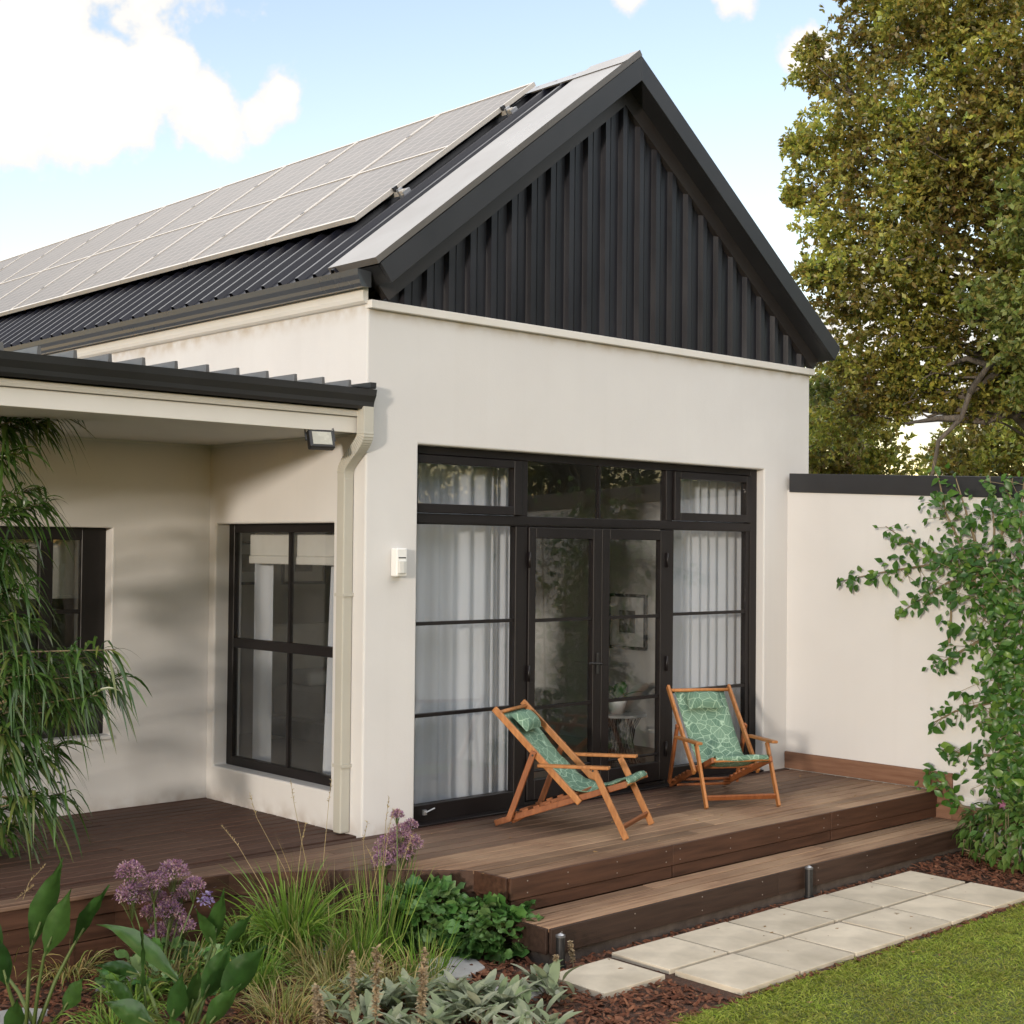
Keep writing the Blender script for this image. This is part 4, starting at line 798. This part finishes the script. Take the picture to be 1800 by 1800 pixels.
def frame(p, d, n, s=1.0):
    d = Vector(d).normalized(); n = Vector(n); sd = n.cross(d)
    if sd.length < 1e-4: sd = Vector((1, 0, 0)).cross(d)
    sd.normalize(); n = d.cross(sd)
    return Matrix(((d.x*s, sd.x*s, n.x*s, p[0]), (d.y*s, sd.y*s, n.y*s, p[1]), (d.z*s, sd.z*s, n.z*s, p[2]), (0, 0, 0, 1)))
def rv3(a=1.0): return Vector((rnd.uniform(-a, a), rnd.uniform(-a, a), rnd.uniform(-a, a)))

# creeper on the garden wall
VINE = leafmat('creeper_leaf', [(.026, .082, .012), (.045, .125, .017), (.085, .19, .026), (.032, .098, .014), (.17, .28, .045)], .36, .32, .45)
VDARK = VINE
vl = [leafobj('leaf', [.06, .55, 1, .85, .45, .03], L, L*.58, dr, VINE, .28) for L, dr in ((.082, .3), (.070, .4), (.058, .2), (.09, .45), (.05, .3))]
creeper = tag(empty('creeper', (4.62, -2.3, -.42)), 'leafy green climbing plant spreading over the white garden wall', 'creeper')
strokes = [([(1475, 1022), (1540, 1008), (1600, 998), (1660, 990), (1740, 1000)], 9, 32, 80), ([(1557, 925), (1600, 955), (1650, 975), (1720, 985)], 8, 24, 44), ([(1585, 1075), (1625, 1050), (1665, 1025), (1720, 1010)], 9, 28, 42),
           ([(1640, 810), (1652, 850), (1662, 900), (1690, 960), (1720, 1040)], 9, 34, 60), ([(1740, 838), (1748, 930), (1745, 1010)], 9, 32, 60), ([(1800, 840), (1792, 950), (1782, 1050)], 24, 34, 90), ([(1642, 1172), (1680, 1150), (1725, 1125)], 8, 22, 34),
           ([(1742, 990), (1752, 1080), (1762, 1180), (1766, 1280), (1775, 1400)], 22, 28, 420), ([(1632, 1275), (1680, 1250), (1740, 1235)], 8, 22, 34), ([(1655, 1318), (1700, 1325), (1760, 1330)], 10, 26, 44), ([(1628, 1392), (1640, 1355), (1662, 1372), (1690, 1418), (1750, 1430)], 9, 16, 44),
           ([(1800, 1000), (1805, 1150), (1800, 1300), (1800, 1430)], 32, 36, 480), ([(1690, 985), (1718, 1040), (1745, 1100)], 16, 24, 70), ([(1668, 1020), (1672, 1080), (1668, 1130)], 6, 10, 16), ([(1680, 840), (1700, 905), (1720, 970)], 14, 30, 50), ([(1780, 840), (1770, 905), (1755, 960)], 14, 28, 44), ([(1850, 850), (1860, 1100), (1850, 1420)], 50, 50, 200), ([(1940, 900), (1930, 1200), (1920, 1450)], 50, 50, 120)]
T = []; vst = MB(); pp = np.array([4.62, -2.3, -.42])
for line, s0, s1, n in strokes:
    P_ = [onx(a, b, GWX-.05) for a, b in line]; seg = [np.linalg.norm(P_[i+1]-P_[i]) for i in range(len(P_)-1)]; tot = sum(seg)
    vst.tube([p-pp for p in P_], [.004+.010*i/(len(P_)-1) for i in range(len(P_))], 5)
    for k in range(int(n*1.3)):
        t = rnd.random()**.9*tot; i = 0
        while i < len(seg)-1 and t > seg[i]: t -= seg[i]; i += 1
        p = P_[i]+(P_[i+1]-P_[i])*min(t/seg[i], 1); fr_ = (i+t/seg[i])/len(seg); sp_ = (s0+(s1-s0)*fr_)*.0039
        q_ = Vector(p)+Vector((-abs(rnd.gauss(0, .035+.5*sp_)), rnd.gauss(0, sp_), rnd.gauss(0, sp_))); q_.x = min(q_.x, GWX-.02)
        d_ = Vector((rnd.uniform(-.7, .1), rnd.uniform(-1, 1), rnd.uniform(-1, .25))); nn_ = Vector((-1, rnd.uniform(-.7, .3), rnd.uniform(-.1, 1.0)))
        T.append(frame(q_, d_, nn_, rnd.uniform(.7, 1.25)))
        if k % 3 == 0: vst.tube([Vector(p)-Vector(pp), q_-Vector(pp)], .0022, 3)
scatter(creeper, 'leaf', vl, T, 295)
mk('stem', vst, TWIG, creeper, recalc=False)
# bush at the foot of the wall
BUSHL = leafmat('bush_leaf', [(.05, .12, .022), (.10, .19, .04), (.15, .22, .055), (.07, .15, .03)], .4, .3)
bl_ = [leafobj('leaf', [.06, .6, 1, .8, .35, .03], L, L*.55, .35, BUSHL, .25) for L in (.085, .075, .095)]
bush = tag(empty('leafy_bush', (4.32, -2.45, -.42)), 'light green leafy bush with a pink flower at the foot of the creeper', 'bush'); T = []; st = MB()
for k in range(900):
    v_ = rv3(); 
    while v_.length > 1: v_ = rv3()
    v_ = v_.normalized()*(v_.length**.35); p = Vector((4.33+v_.x*.36, -2.55+v_.y*.62, -.17+v_.z*.27)); 
    if p.z < -.41: continue
    T.append(frame(p, v_+Vector((0, 0, -.6))+rv3(.5), v_+Vector((0, 0, .8))+rv3(.5), rnd.uniform(.7, 1.2)))
    if k % 12 == 0: st.tube([(0, 0, 0), Vector((p.x-4.32, p.y+2.45, (p.z+.42)*.6)), Vector((p.x-4.32, p.y+2.45, p.z+.42))], .004, 4)
scatter(bush, 'leaf', bl_, T, 250); mk('stem', st, TWIG, bush, recalc=False)
PINK = leafmat('pink_petal', [(.62, .22, .42), (.72, .35, .52)], .6, .35)
fp = onx(1762, 1411, 4.42); V_, F_ = straps([fp-np.array([4.32, -2.45, -.42])]*6, [[-.6, math.cos(k), math.sin(k)] for k in range(6)], .045, .035, .2, [.3, 1, .9, .3]); npmesh('flower', V_, F_, PINK, bush)

# weeping long-leaved tree at the left
YW = leafmat('strap_leaf', [(.028, .07, .014), (.05, .115, .024), (.095, .175, .038), (.04, .095, .02), (.16, .19, .05)], .26, .22, .6)
wt0 = at(-230, 1500, 8.7); wt0 = np.array([wt0[0], wt0[1], -.45])
wtree = tag(empty('weeping_tree', tuple(wt0)), 'weeping tree with long strap leaves at the left edge', 'tree')
tips = [(108, 728), (72, 748), (20, 742), (30, 800), (84, 882), (20, 905), (48, 965), (35, 985), (-20, 960), (62, 1095), (22, 1088), (155, 1155), (203, 1142), (216, 1192), (132, 1190), (62, 1185), (92, 1235), (172, 1222), (20, 1200), (10, 1290), (62, 1290), (105, 1312), (32, 1340), (78, 1335), (118, 1392), (62, 1400), (20, 1420), (0, 1480), (45, 1030), (0, 1040), (150, 1205), (45, 1150), (-10, 1150), (20, 1250), (130, 1250), (-10, 1000), (15, 960), (90, 1160), (-20, 1310), (35, 1450), (180, 1180), (60, 860)]
parts = []; tw = MB(); tw.tube([(0, 0, 0), (.05, 0, .9), (.02, .05, 1.7), (.06, .02, 2.5)], [.07, .055, .04, .02], 8)
for i, (px, py) in enumerate(tips):
    tip = at(px, py, 8.65+rnd.uniform(-.32, .32))-wt0; base_ = np.array([.05, .03, max(.4, tip[2]-.35+rnd.uniform(-.15, .1))])
    bend = (tip*.55+base_*.45)+np.array([0, 0, .08]); tw.tube([base_, bend, tip], [.010, .006, .003], 5)
    n = 50; tt = rng.random(n)**.7; p = bend+(tip-bend)*(.25+.75*tt)[:, None]
    ax = unit(tip-bend); d = unit(ax*.7+unit(rng.normal(size=(n, 3)))*.8+np.array([0, 0, .25]))
    L = rng.uniform(.14, .28, n); parts.append(straps(p, d, L, rng.uniform(.014, .025, n), rng.uniform(.5, 1.25, n), [.35, .9, 1, .9, .6, .05], cup=.12))
V_, F_ = joinvf(parts); o = npmesh('crown', V_, F_, YW, wtree, True); o['kind'] = 'stuff'
mk('trunk', tw, TWIG, wtree, smooth=True, recalc=False)

# ------------------------------------------------------------------ flower bed plants
PAD = leafmat('paddle_leaf', [(.022, .065, .014), (.034, .088, .019), (.052, .115, .026)], .3, .22, .5, vein=True)
def paddle(la, base_px, leaves):
    b = onz(base_px[0], base_px[1], -.42) if len(base_px) == 2 else np.array(base_px); e_ = tag(empty('paddle_leaf_plant', tuple(b)), la, 'plant', 'plants with paddle shaped leaves')
    for (tx, ty, bx_, by_, dp, wd, cv_, tw_) in leaves:
        p0 = Vector(at(bx_, by_, dp)-b); p1 = Vector(at(tx, ty, dp-.06)-b); d_ = p1-p0; L = d_.length; d_.normalize()
        toc = Vector(CAM-(b+np.array(p0))).normalized(); sd = d_.cross(toc).normalized(); nn_ = sd.cross(d_)*-1
        sd = (sd*math.cos(tw_)+nn_*math.sin(tw_)).normalized(); nn_ = d_.cross(sd)
        prof_ = [.04, .34, .68, .92, 1, .94, .78, .56, .33, .14, .0]; k = len(prof_); wd *= .94; L *= 1.06; V_ = []; F_ = []
        for i, pw in enumerate(prof_):
            t = i/(k-1); c_ = p0+d_*(L*t)+Vector((0, 0, 1))*(cv_*L*4*t*(1-t))
            for j, (s_, h_) in enumerate(((-1, .20), (-.5, .05), (0, -.03), (.5, .05), (1, .20))): V_.append(c_+sd*(s_*wd/2*pw)+nn_*(h_*wd*pw+.008*math.sin(i*2.1+j*1.3)+.004*math.sin(i*5.3+j*2.9)))
        for i in range(k-1):
            for j in range(4): F_.append((i*5+j, i*5+j+1, (i+1)*5+j+1, (i+1)*5+j))
        mb = MB(); mb.v = [tuple(v) for v in V_]; mb.f = F_; mk('leaf', mb, PAD, e_, smooth=True, recalc=False)
        g0 = Vector((rnd.uniform(-.06, .06), rnd.uniform(-.06, .06), 0)); mid = g0.lerp(p0, .6)+Vector((0, 0, .04))
        mk('leaf_stalk', MB().tube([g0, mid, p0, p0+d_*(L*.3)], [.012, .010, .008, .005], 6), STEM, e_, smooth=True, recalc=False)
paddle('plant with upright paddle leaves at the lower left corner', at(60, 1850, 6.9), [(108, 1517, 54, 1668, 7.0, .135, .03, .3), (122, 1569, 77, 1682, 6.9, .13, .02, -.2), (189, 1562, 128, 1664, 7.05, .085, .05, .5), (-10, 1640, 14, 1735, 6.8, .11, .0, .2), (145, 1722, 108, 1780, 6.85, .10, .05, -.4), (-40, 1560, 0, 1700, 7.1, .12, 0, 0), (30, 1760, 20, 1830, 6.6, .10, .05, 0)])
paddle('plant with broad arching paddle leaves right of the lower left corner', at(320, 1850, 6.9), [(178, 1631, 316, 1728, 7.0, .105, .13, .25), (170, 1698, 246, 1712, 7.1, .075, .05, -.1), (187, 1722, 240, 1772, 6.9, .07, .08, .2), (186, 1764, 270, 1800, 6.6, .12, .06, .1), (393, 1568, 374, 1662, 7.3, .10, .02, .4), (346, 1602, 379, 1668, 7.25, .075, .04, -.3), (441, 1611, 392, 1672, 7.3, .08, .05, .3), (405, 1662, 352, 1762, 6.9, .13, .04, -.2), (352, 1695, 333, 1785, 6.7, .075, 0, .5), (463, 1668, 385, 1765, 6.8, .15, .06, .15), (250, 1638, 256, 1778, 6.75, .035, 0, 1.1), (320, 1715, 300, 1800, 6.6, .11, .02, -.3), (420, 1735, 360, 1810, 6.5, .10, .05, .3), (300, 1790, 310, 1850, 6.4, .12, .05, 0)])
LEAFD = leafmat('ground_leaf', [(.03, .075, .018), (.06, .12, .03), (.10, .14, .05)], .5, .25)
# grasses
GRN = leafmat('grass_blade', [(.10, .21, .025), (.16, .30, .04), (.25, .38, .065), (.13, .25, .035), (.36, .38, .11)], .4, .35)
DRY = leafmat('dry_blade', [(.32, .26, .08), (.42, .34, .13), (.22, .25, .055), (.15, .22, .045), (.48, .40, .20), (.34, .24, .09)], .6, .3)
SEED = leafmat('seed_head', [(.42, .33, .17), (.50, .40, .22), (.34, .26, .13)], .7, .3)
def tuft(la, px, py, n, L, spread, droop, matl, name='grass_clump', W_=.007, dep=None, up=1.0, r0=.05, extra=None, cat='grass'):
    b = onz(px, py, -.42) if dep is None else at(px, py, dep); e_ = tag(empty(name, tuple(b)), la, cat, 'grass clumps in the flower bed')
    a = rng.uniform(0, 6.283, n); t = rng.random(n)**.7*spread; d = np.stack([np.cos(a)*t, np.sin(a)*t, np.full(n, up)], 1)
    p = np.stack([np.cos(a)*r0*rng.random(n), np.sin(a)*r0*rng.random(n), np.zeros(n)], 1)
    V_, F_ = straps(p, d, rng.uniform(L[0], L[1], n), rng.uniform(W_*.7, W_*1.3, n), rng.uniform(droop[0], droop[1], n), [.8, 1, 1, .9, .7, .4, .03], cup=.15)
    o = npmesh('blades', V_, F_, matl, e_, True); o['kind'] = 'stuff'
    if extra:
        m_ = MB(); hv = []; hf = []
        for (dx, dy, h, lean) in extra:
            tip = Vector((dx+lean, dy-lean*.9, h)); m_.tube([(dx*.2, dy*.2, 0), (dx*.6, dy*.6, h*.5), (dx+lean*.4, dy-lean*.36, h*.85), tip], [.0024, .002, .0014, .001], 4)
            nn_ = 22; tt = rng.random(nn_); q_ = np.array([dx+lean*.4, dy-lean*.36, h*.85])*(1-tt)[:, None]+np.array(tip)*tt[:, None]; hv.append(straps(q_, unit(rng.normal(0, .4, (nn_, 3))+np.array([lean, -lean, .8])), .022, .005, .3, [.3, 1, .1])) 
        mk('flower_stalk', m_, SEED, e_, recalc=False); V_, F_ = joinvf(hv); o_ = npmesh('seed_heads', V_, F_, SEED, e_); o_['kind'] = 'stuff'
    return e_
tuft('lush arching grass clump in front of the deck chamfer', 512, 1690, 460, (.55, 1.0), .62, (.3, .95), GRN, W_=.009, extra=[(-.22, .10, .78, -.12), (.04, .0, .78, .03)])
tuft('arching grass clump between the purple flowers and the lush clump', 430, 1680, 210, (.4, .62), .85, (.4, .95), GRN, W_=.008)
tuft('small grass clump below the purple flowers', 350, 1700, 150, (.3, .5), .95, (.45, 1.0), GRN, W_=.008)
tuft('yellowing grass tuft under the deck edge at the left', 190, 1672, 90, (.2, .36), .9, (.4, 1), DRY)
tuft('upright wispy grass left of the lobed shrubs', 665, 1690, 90, (.42, .75), .38, (.05, .3), GRN, W_=.005, r0=.12, extra=[(.05, .02, .86, .04), (-.1, .05, .8, .03), (.12, -.05, .72, .05), (-.05, -.1, .95, .02), (.0, .0, .66, -.06)])
tuft('straw coloured grass tangle in the middle of the bed', 590, 1745, 260, (.25, .5), 1.3, (.3, .9), DRY, W_=.005, r0=.22)
tuft('dry grass tangle behind the silvery leaves', 690, 1748, 230, (.22, .45), 1.1, (.3, .8), DRY, W_=.005, r0=.2)
tuft('dry grass tangle beside the broad paddle leaves', 500, 1790, 220, (.25, .5), 1.3, (.3, .9), DRY, W_=.005, r0=.2)
tuft('green upright grass just behind the silvery leaves', 745, 1725, 110, (.25, .45), .5, (.1, .5), GRN, W_=.006, r0=.14)
tuft('thin grass with seed heads at the far left edge', 15, 1720, 60, (.3, .6), .8, (.3, .8), DRY, W_=.005, extra=[(.05, 0, .6, .1), (-.02, .03, .5, .12)])
tuft('tall thin grass stalks against the porch wall', 560, 1655, 30, (.4, .7), .4, (.05, .3), GRN, W_=.004, r0=.2, extra=[(-.35, .1, .90, -.05), (-.1, .1, .96, -.03), (.12, .1, .94, .02)])
tuft('low green grass beside the upright paddle leaves', 235, 1765, 160, (.22, .42), 1.0, (.4, 1.0), GRN, W_=.007, r0=.14)
tuft('straw and green tuft below the large purple clump', 300, 1735, 170, (.25, .46), .9, (.3, .9), DRY, W_=.006, r0=.16)
tuft('green grass tuft behind the broad paddle leaves', 445, 1735, 190, (.3, .52), .85, (.3, .9), GRN, W_=.007, r0=.14)
tuft('mixed grass tuft in front of the lush clump', 560, 1712, 190, (.28, .5), .8, (.2, .8), DRY, W_=.006, r0=.16)
tuft('bright green tuft behind the tall flower spikes', 625, 1705, 170, (.3, .55), .6, (.15, .6), GRN, W_=.006, r0=.12)
tuft('yellow green tuft between the upright paddle leaves and the deck', 120, 1715, 150, (.2, .4), 1.0, (.4, 1.0), DRY, W_=.006, r0=.15)
tuft('grass tuft at the very bottom edge under the paddle leaves', 200, 1815, 170, (.2, .4), 1.1, (.4, 1.0), GRN, W_=.007, r0=.2)
tuft('long loose grass stems crossing the deck edge', 600, 1675, 70, (.5, .9), .55, (.1, .6), DRY, W_=.004, r0=.25)
# lobed-leaf shrubs
LOB = leafmat('lobed_leaf', [(.05, .14, .03), (.095, .21, .05), (.16, .28, .085), (.07, .17, .04), (.22, .31, .13)], .4, .22, .45)
def lobed(L):
    V_ = [(0, 0, 0)]; n = 15
    for i in range(n):
        a = math.pi*(-.86+1.72*i/(n-1)); r_ = L*(.52+.10*math.cos(a*7)+.04*math.cos(a*2)); V_.append((L*.38+r_*math.cos(a), r_*math.sin(a), .12*L*math.sin(a*3.5)+.10*L*(r_/L)**2))
    V_.append((L*.4, 0, -.05*L)); me = bpy.data.meshes.new('leaf'); me.from_pydata(V_, [], [(n+1, i, i+1) for i in range(1, n)]+[(n+1, 0, 1), (n+1, n, 0)]); me.materials.append(LOB)
    for p in me.polygons: p.use_smooth = True
    return me
lm = [lobed(.085), lobed(.07), lobed(.10)]
def mound(la, c_, rad, n, name, meshes, cat='shrub', flat=.6, grp='lobed leaf shrubs'):
    e_ = tag(empty(name, (c_[0], c_[1], -.42)), la, cat, grp); T = []; st = MB()
    for k in range(n):
        v_ = rv3()
        while v_.length > 1 or v_.length < .2: v_ = rv3()
        v_ = v_.normalized()*v_.length**.3; p = Vector((c_[0]+v_.x*rad[0], c_[1]+v_.y*rad[1], c_[2]+v_.z*rad[2]))
        if p.z < -.40: continue
        T.append(frame(p, v_*Vector((1, 1, .2))+rv3(.5), v_+Vector((0, 0, flat))+rv3(.45), rnd.uniform(.65, 1.2)))
        if k % 4 == 0: st.tube([(0, 0, 0), Vector((p.x-c_[0], p.y-c_[1], p.z+.42))*.7, (p.x-c_[0], p.y-c_[1], p.z+.41)], .003, 4)
    scatter(e_, 'leaf', meshes, T, 290); mk('stem', st, STEM, e_, recalc=False); return e_
c1_ = at(745, 1602, 8.42); mound('dark green lobed leaf shrub close against the deck chamfer', c1_, (.21, .21, .16), 320, 'lobed_shrub', lm)
c2_ = at(862, 1634, 8.35); mound('bright green lobed leaf shrub at the left corner of the step', c2_, (.27, .25, .17), 420, 'lobed_shrub', lm)
c3_ = at(300, 1760, 7.6); mound('low dark leafy plant between the paddle leaf plants', (c3_[0], c3_[1], -.36), (.35, .3, .14), 120, 'lobed_shrub', lm)
c4_ = at(25, 1665, 8.3); mound('small pale round leaved plant under the deck at the left edge', (c4_[0], c4_[1], -.34), (.22, .2, .12), 80, 'lobed_shrub', lm)
c5_ = at(500, 1670, 8.2); mound('small leafy plant at the foot of the lush grass', (c5_[0], c5_[1], -.37), (.22, .18, .1), 60, 'lobed_shrub', lm)
# silvery lambs ear
SIL = leafmat('silver_leaf', [(.27, .30, .19), (.33, .36, .25), (.20, .26, .13), (.39, .40, .30)], .9, .25, .1)
SPK = leafmat('faded_spike', [(.34, .25, .15), (.44, .34, .21), (.28, .20, .12), (.40, .34, .23)], .9, .15, .1)
sm = [leafobj('leaf', [.15, .7, 1, .95, .7, .15], L, L*.33, .35, SIL, .3) for L in (.13, .11, .15)]
def lambs(la, pts_, n):
    b = onz(*pts_[0], -.42); e_ = tag(empty('silver_leaf_plant', tuple(b)), la, 'plant', 'silvery leaved plants'); T = []; st = MB()
    for (px, py) in pts_:
        c_ = Vector(onz(px, py, -.42)); 
        for k in range(n):
            a = rnd.uniform(0, 6.28); e2 = rnd.uniform(.5, 2.4); d_ = Vector((math.cos(a), math.sin(a), e2)); p = c_+Vector((rnd.gauss(0, .035), rnd.gauss(0, .035), rnd.uniform(.0, .06)))
            T.append(frame(p, d_, Vector((-math.cos(a)*e2, -math.sin(a)*e2, 1)), rnd.uniform(.75, 1.25)))
    scatter(e_, 'leaf', sm, T, 295); return e_
r_ = random.Random(4)
lambs('silvery woolly leaved plant along the bottom edge, left half', [(r_.uniform(585, 770), r_.uniform(1755, 1850)) for k in range(20)], 11)
lambs('silvery woolly leaved plant along the bottom edge beside the path', [(r_.uniform(780, 985), r_.uniform(1738, 1850)) for k in range(24)], 11)
def spike(la, px, y0, y1, dep, wd=.016):
    b = at(px, y1, dep); t_ = at(px+rnd.uniform(-6, 6), y0, dep-.03); b = np.array([b[0], b[1], -.42]); e_ = tag(empty('flower_spike', tuple(b)), la, 'flower spike', 'faded flower spikes'); h = Vector(t_-b)
    mk('stalk', MB().tube([(0, 0, 0), h*.5+rv3(.006), h], [.004, .0035, .002], 5), SPK, e_, recalc=False)
    n = 260; wd *= 1.25; t = .25+.75*rng.random(n); t = np.round(t*18)/18+rng.normal(0, .012, n); p = np.array(h)[None]*np.clip(t, .2, 1)[:, None]; d = unit(rng.normal(size=(n, 3))*np.array([1, 1, .35])+np.array([0, 0, .35])); V_, F_ = straps(p, d, rng.uniform(wd*.8, wd*1.5, n), .012, .2, [.6, 1, .3]); npmesh('bracts', V_, F_, SPK, e_)
spike('tall faded flower spike, left of the two in the middle of the bed', 621, 1677, 1850, 6.9); spike('thickest faded flower spike in the middle of the bed', 660, 1667, 1850, 6.8, .02); spike('tall faded spike standing before the pale flat stone', 742, 1668, 1830, 7.2); spike('short faded spike just in front of the pale stone spike', 738, 1703, 1850, 6.8, .019)
spike('pale short spike leaning beside the left path light', 1008, 1655, 1720, 8.0, .012); spike('thin green-tan spike by the nearest slab', 978, 1680, 1790, 7.6, .012); spike('low faded spike at the left of the silvery leaves', 556, 1733, 1850, 6.9); spike('small faded spike beside the leftmost silvery leaves', 566, 1750, 1860, 6.8)
# purple sea lavender
LAV = leafmat('sea_lavender_floret', [(.36, .18, .30), (.50, .31, .40), (.28, .13, .28), (.56, .42, .40), (.46, .29, .25), (.25, .13, .32)], .8, .3, .1)
def lavender(la, base_px, heads, dep):
    b = onz(base_px[0], base_px[1], -.42); e_ = tag(empty('sea_lavender', tuple(b)), la, 'flowers', 'purple flower clumps'); st = MB(); pr = []
    for (px, py, rpx) in heads:
        dd = dep+rnd.uniform(-.12, .12); c_ = at(px, py, dd)-b; r_ = 1.25*rpx*dd/FPX; root = np.array([c_[0], c_[1], c_[2]-r_*1.6]); st.tube([(rnd.uniform(-.05, .05), rnd.uniform(-.05, .05), 0), root*.55, root], .004, 5)
        n = int(520*(r_/.07)**1.5)+120; u_ = unit(rng.normal(size=(n, 3))); u_[:, 2] = np.abs(u_[:, 2])*1.0-.25; p = c_+u_*(r_*rng.uniform(.55, 1.05, n))[:, None]
        for q_ in p[:22]: st.tube([root, (root+q_)/2+np.array([0, 0, .01]), q_], .0013, 3)
        pr.append(straps(p, unit(u_+rng.normal(0, .6, (n, 3))), rng.uniform(.010, .017, n), .008, 0, [.5, 1, .4]))
    V_, F_ = joinvf(pr); npmesh('florets', V_, F_, LAV, e_); mk('stem', st, STEM, e_, recalc=False)
    V_, F_ = straps(np.zeros((26, 3)), np.stack([np.cos(np.arange(26)*2.4), np.sin(np.arange(26)*2.4), rng.uniform(.3, 1.2, 26)], 1), rng.uniform(.14, .24, 26), .06, .4, [.15, .6, 1, .9, .2], cup=.2); npmesh('leaf', V_, F_, LEAFD, e_, True)
lavender('large clump of purple flower heads left of the grasses', (280, 1742), [(229, 1533, 20), (232, 1573, 24), (304, 1533, 22), (271, 1552, 18), (340, 1557, 16), (298, 1602, 20), (264, 1604, 13), (287, 1642, 24), (322, 1626, 16), (275, 1580, 16), (318, 1572, 14)], 7.9)
lavender('purple flower heads in front of the white house corner', (700, 1668), [(698, 1433, 9), (722, 1450, 10), (704, 1464, 17), (684, 1490, 22), (725, 1482, 15), (674, 1512, 16), (708, 1500, 14)], 8.6)
V_, F_ = straps(rng.normal(0, .022, (60, 3))+at(363, 1580, 7.9), unit(rng.normal(size=(60, 3))), .02, .014, 0, [.4, 1, .5]); tag(npmesh('violet_flowers', V_, F_, leafmat('violet_petal', [(.20, .12, .42), (.55, .5, .7), (.28, .16, .5)], .6, .3)), 'small violet and white flowers right of the purple heads', 'flowers', kind='stuff')

# ------------------------------------------------------------------ bark mulch, litter and lawn
def inbed(x, y):
    if y < -1.52: ok = y > -2.99-(0 if x > -.3 else min(.6, (-.3-x)*.6))
    else: ok = y < -.16 and x < xleft(y)-.02
    if x > sx0-.02 and y > sy-.03 and y > -1.9: ok = False
    return ok
PTS = []
while len(PTS) < 15000:
    x = rnd.uniform(-3.4, 4.68); y = rnd.uniform(-3.5, -.16)
    if not inbed(x, y): continue
    if .2 < x < 3.53 and -2.94 < y < -1.985 and rnd.random() < .93: continue
    if -.28 < x < .2 and -2.48 < y < -2.06: continue
    PTS.append((x, y))
PTS = np.array(PTS); n = len(PTS); a = rng.uniform(0, 6.283, n); L = rng.uniform(.02, .062, n); W_ = L*rng.uniform(.22, .5, n); inp = (PTS[:, 0] > .2) & (PTS[:, 0] < 3.53) & (PTS[:, 1] > -2.95) & (PTS[:, 1] < -1.985)
wallb = np.clip(1-(PTS[:, 1]+1.9+0)*0, 0, 1); heap = .03*np.exp(-((PTS[:, 0]-4.1)**2+(PTS[:, 1]+2.1)**2)/.25)
zc = GZ-.006+rng.uniform(0, .016, n)+heap; zc[inp] = GZ-.008; d = np.stack([np.cos(a), np.sin(a), rng.normal(0, .28, n)], 1); s = np.stack([-np.sin(a), np.cos(a), rng.normal(0, .3, n)], 1)*(W_/2)[:, None]; c = np.stack([PTS[:, 0], PTS[:, 1], zc], 1); dl = d*(L/2)[:, None]; up = np.array([0, 0, 1.])*rng.uniform(.003, .009, n)[:, None]
V_ = np.stack([c-dl-s*.5, c-dl*.8+s, c+dl*.7+s*.8, c+dl, c+dl*.6-s, c-dl*.4+up, c+dl*.4+up], 1)
ft = np.array([(0, 1, 5), (1, 2, 6), (2, 3, 6), (3, 4, 6), (4, 0, 5), (1, 6, 5), (4, 5, 6)]); F_ = ((np.arange(n)*7)[:, None, None]+ft[None]).reshape(-1, 3)
o = npmesh('bark_mulch', V_, F_, leafmat('bark_chip', [(.10, .035, .018), (.17, .065, .034), (.075, .028, .016), (.22, .095, .05), (.13, .06, .04)], .85, .0, .2)); tag(o, 'reddish brown bark mulch over the flower bed', 'mulch', kind='stuff')
GR = leafmat('lawn_blade', [(.22, .29, .028), (.32, .40, .045), (.46, .49, .085), (.14, .19, .018), (.50, .45, .11)], .5, .45, clump=3.5, cs=.35)
n = 130000; x = rng.uniform(-1.8, 4.7, n); y = -2.96-rng.random(n)**1.25*2.6; edge = np.where(x > -.3, -2.955-.03*np.sin(x*7)-.02*np.sin(x*19), -2.96-(-.3-x)*.55); keep = y < edge+rng.normal(0, .012, n); x = x[keep]; y = y[keep]; n = len(x)
cl = np.sin(x*5.1+np.sin(y*4.3)*2)*np.sin(y*6.3+np.sin(x*3.7)*2); a = rng.uniform(0, 6.283, n); d = np.stack([np.cos(a)*.9, np.sin(a)*.9, rng.uniform(.35, 1.1, n)], 1); L = rng.uniform(.026, .055, n)*(1+.3*cl)
V_, F_ = straps(np.stack([x, y, np.full(n, GZ-.008)], 1), d, L, rng.uniform(.0035, .0065, n), .35, [1, .8, .1]); o = npmesh('lawn_grass', V_, F_, GR); tag(o, 'short mown green grass of the lawn', 'grass', kind='stuff')

n = 150; x = rng.uniform(-.6, 4.5, n); y = rng.uniform(-4.6, -2.0, n); x[:22] = rng.uniform(-.5, 4.4, 22); y[:22] = rng.uniform(-1.4, -.2, 22); z = np.full(n, GZ+.03); z[(y < -1.9)] = GZ+.024; z[:22] = .006
V_, F_ = straps(np.stack([x, y, z], 1), np.stack([rng.normal(size=n), rng.normal(size=n), rng.normal(0, .12, n)], 1), rng.uniform(.018, .042, n), rng.uniform(.010, .02, n), .1, [.1, .8, 1, .6, .05], cup=.3); tag(npmesh('leaf_litter', V_, F_, leafmat('dry_leaf', [(.25, .14, .06), (.34, .22, .10), (.18, .09, .04)], .8, .2)), 'dry fallen leaves scattered over lawn, slabs and deck', 'leaves', kind='stuff')
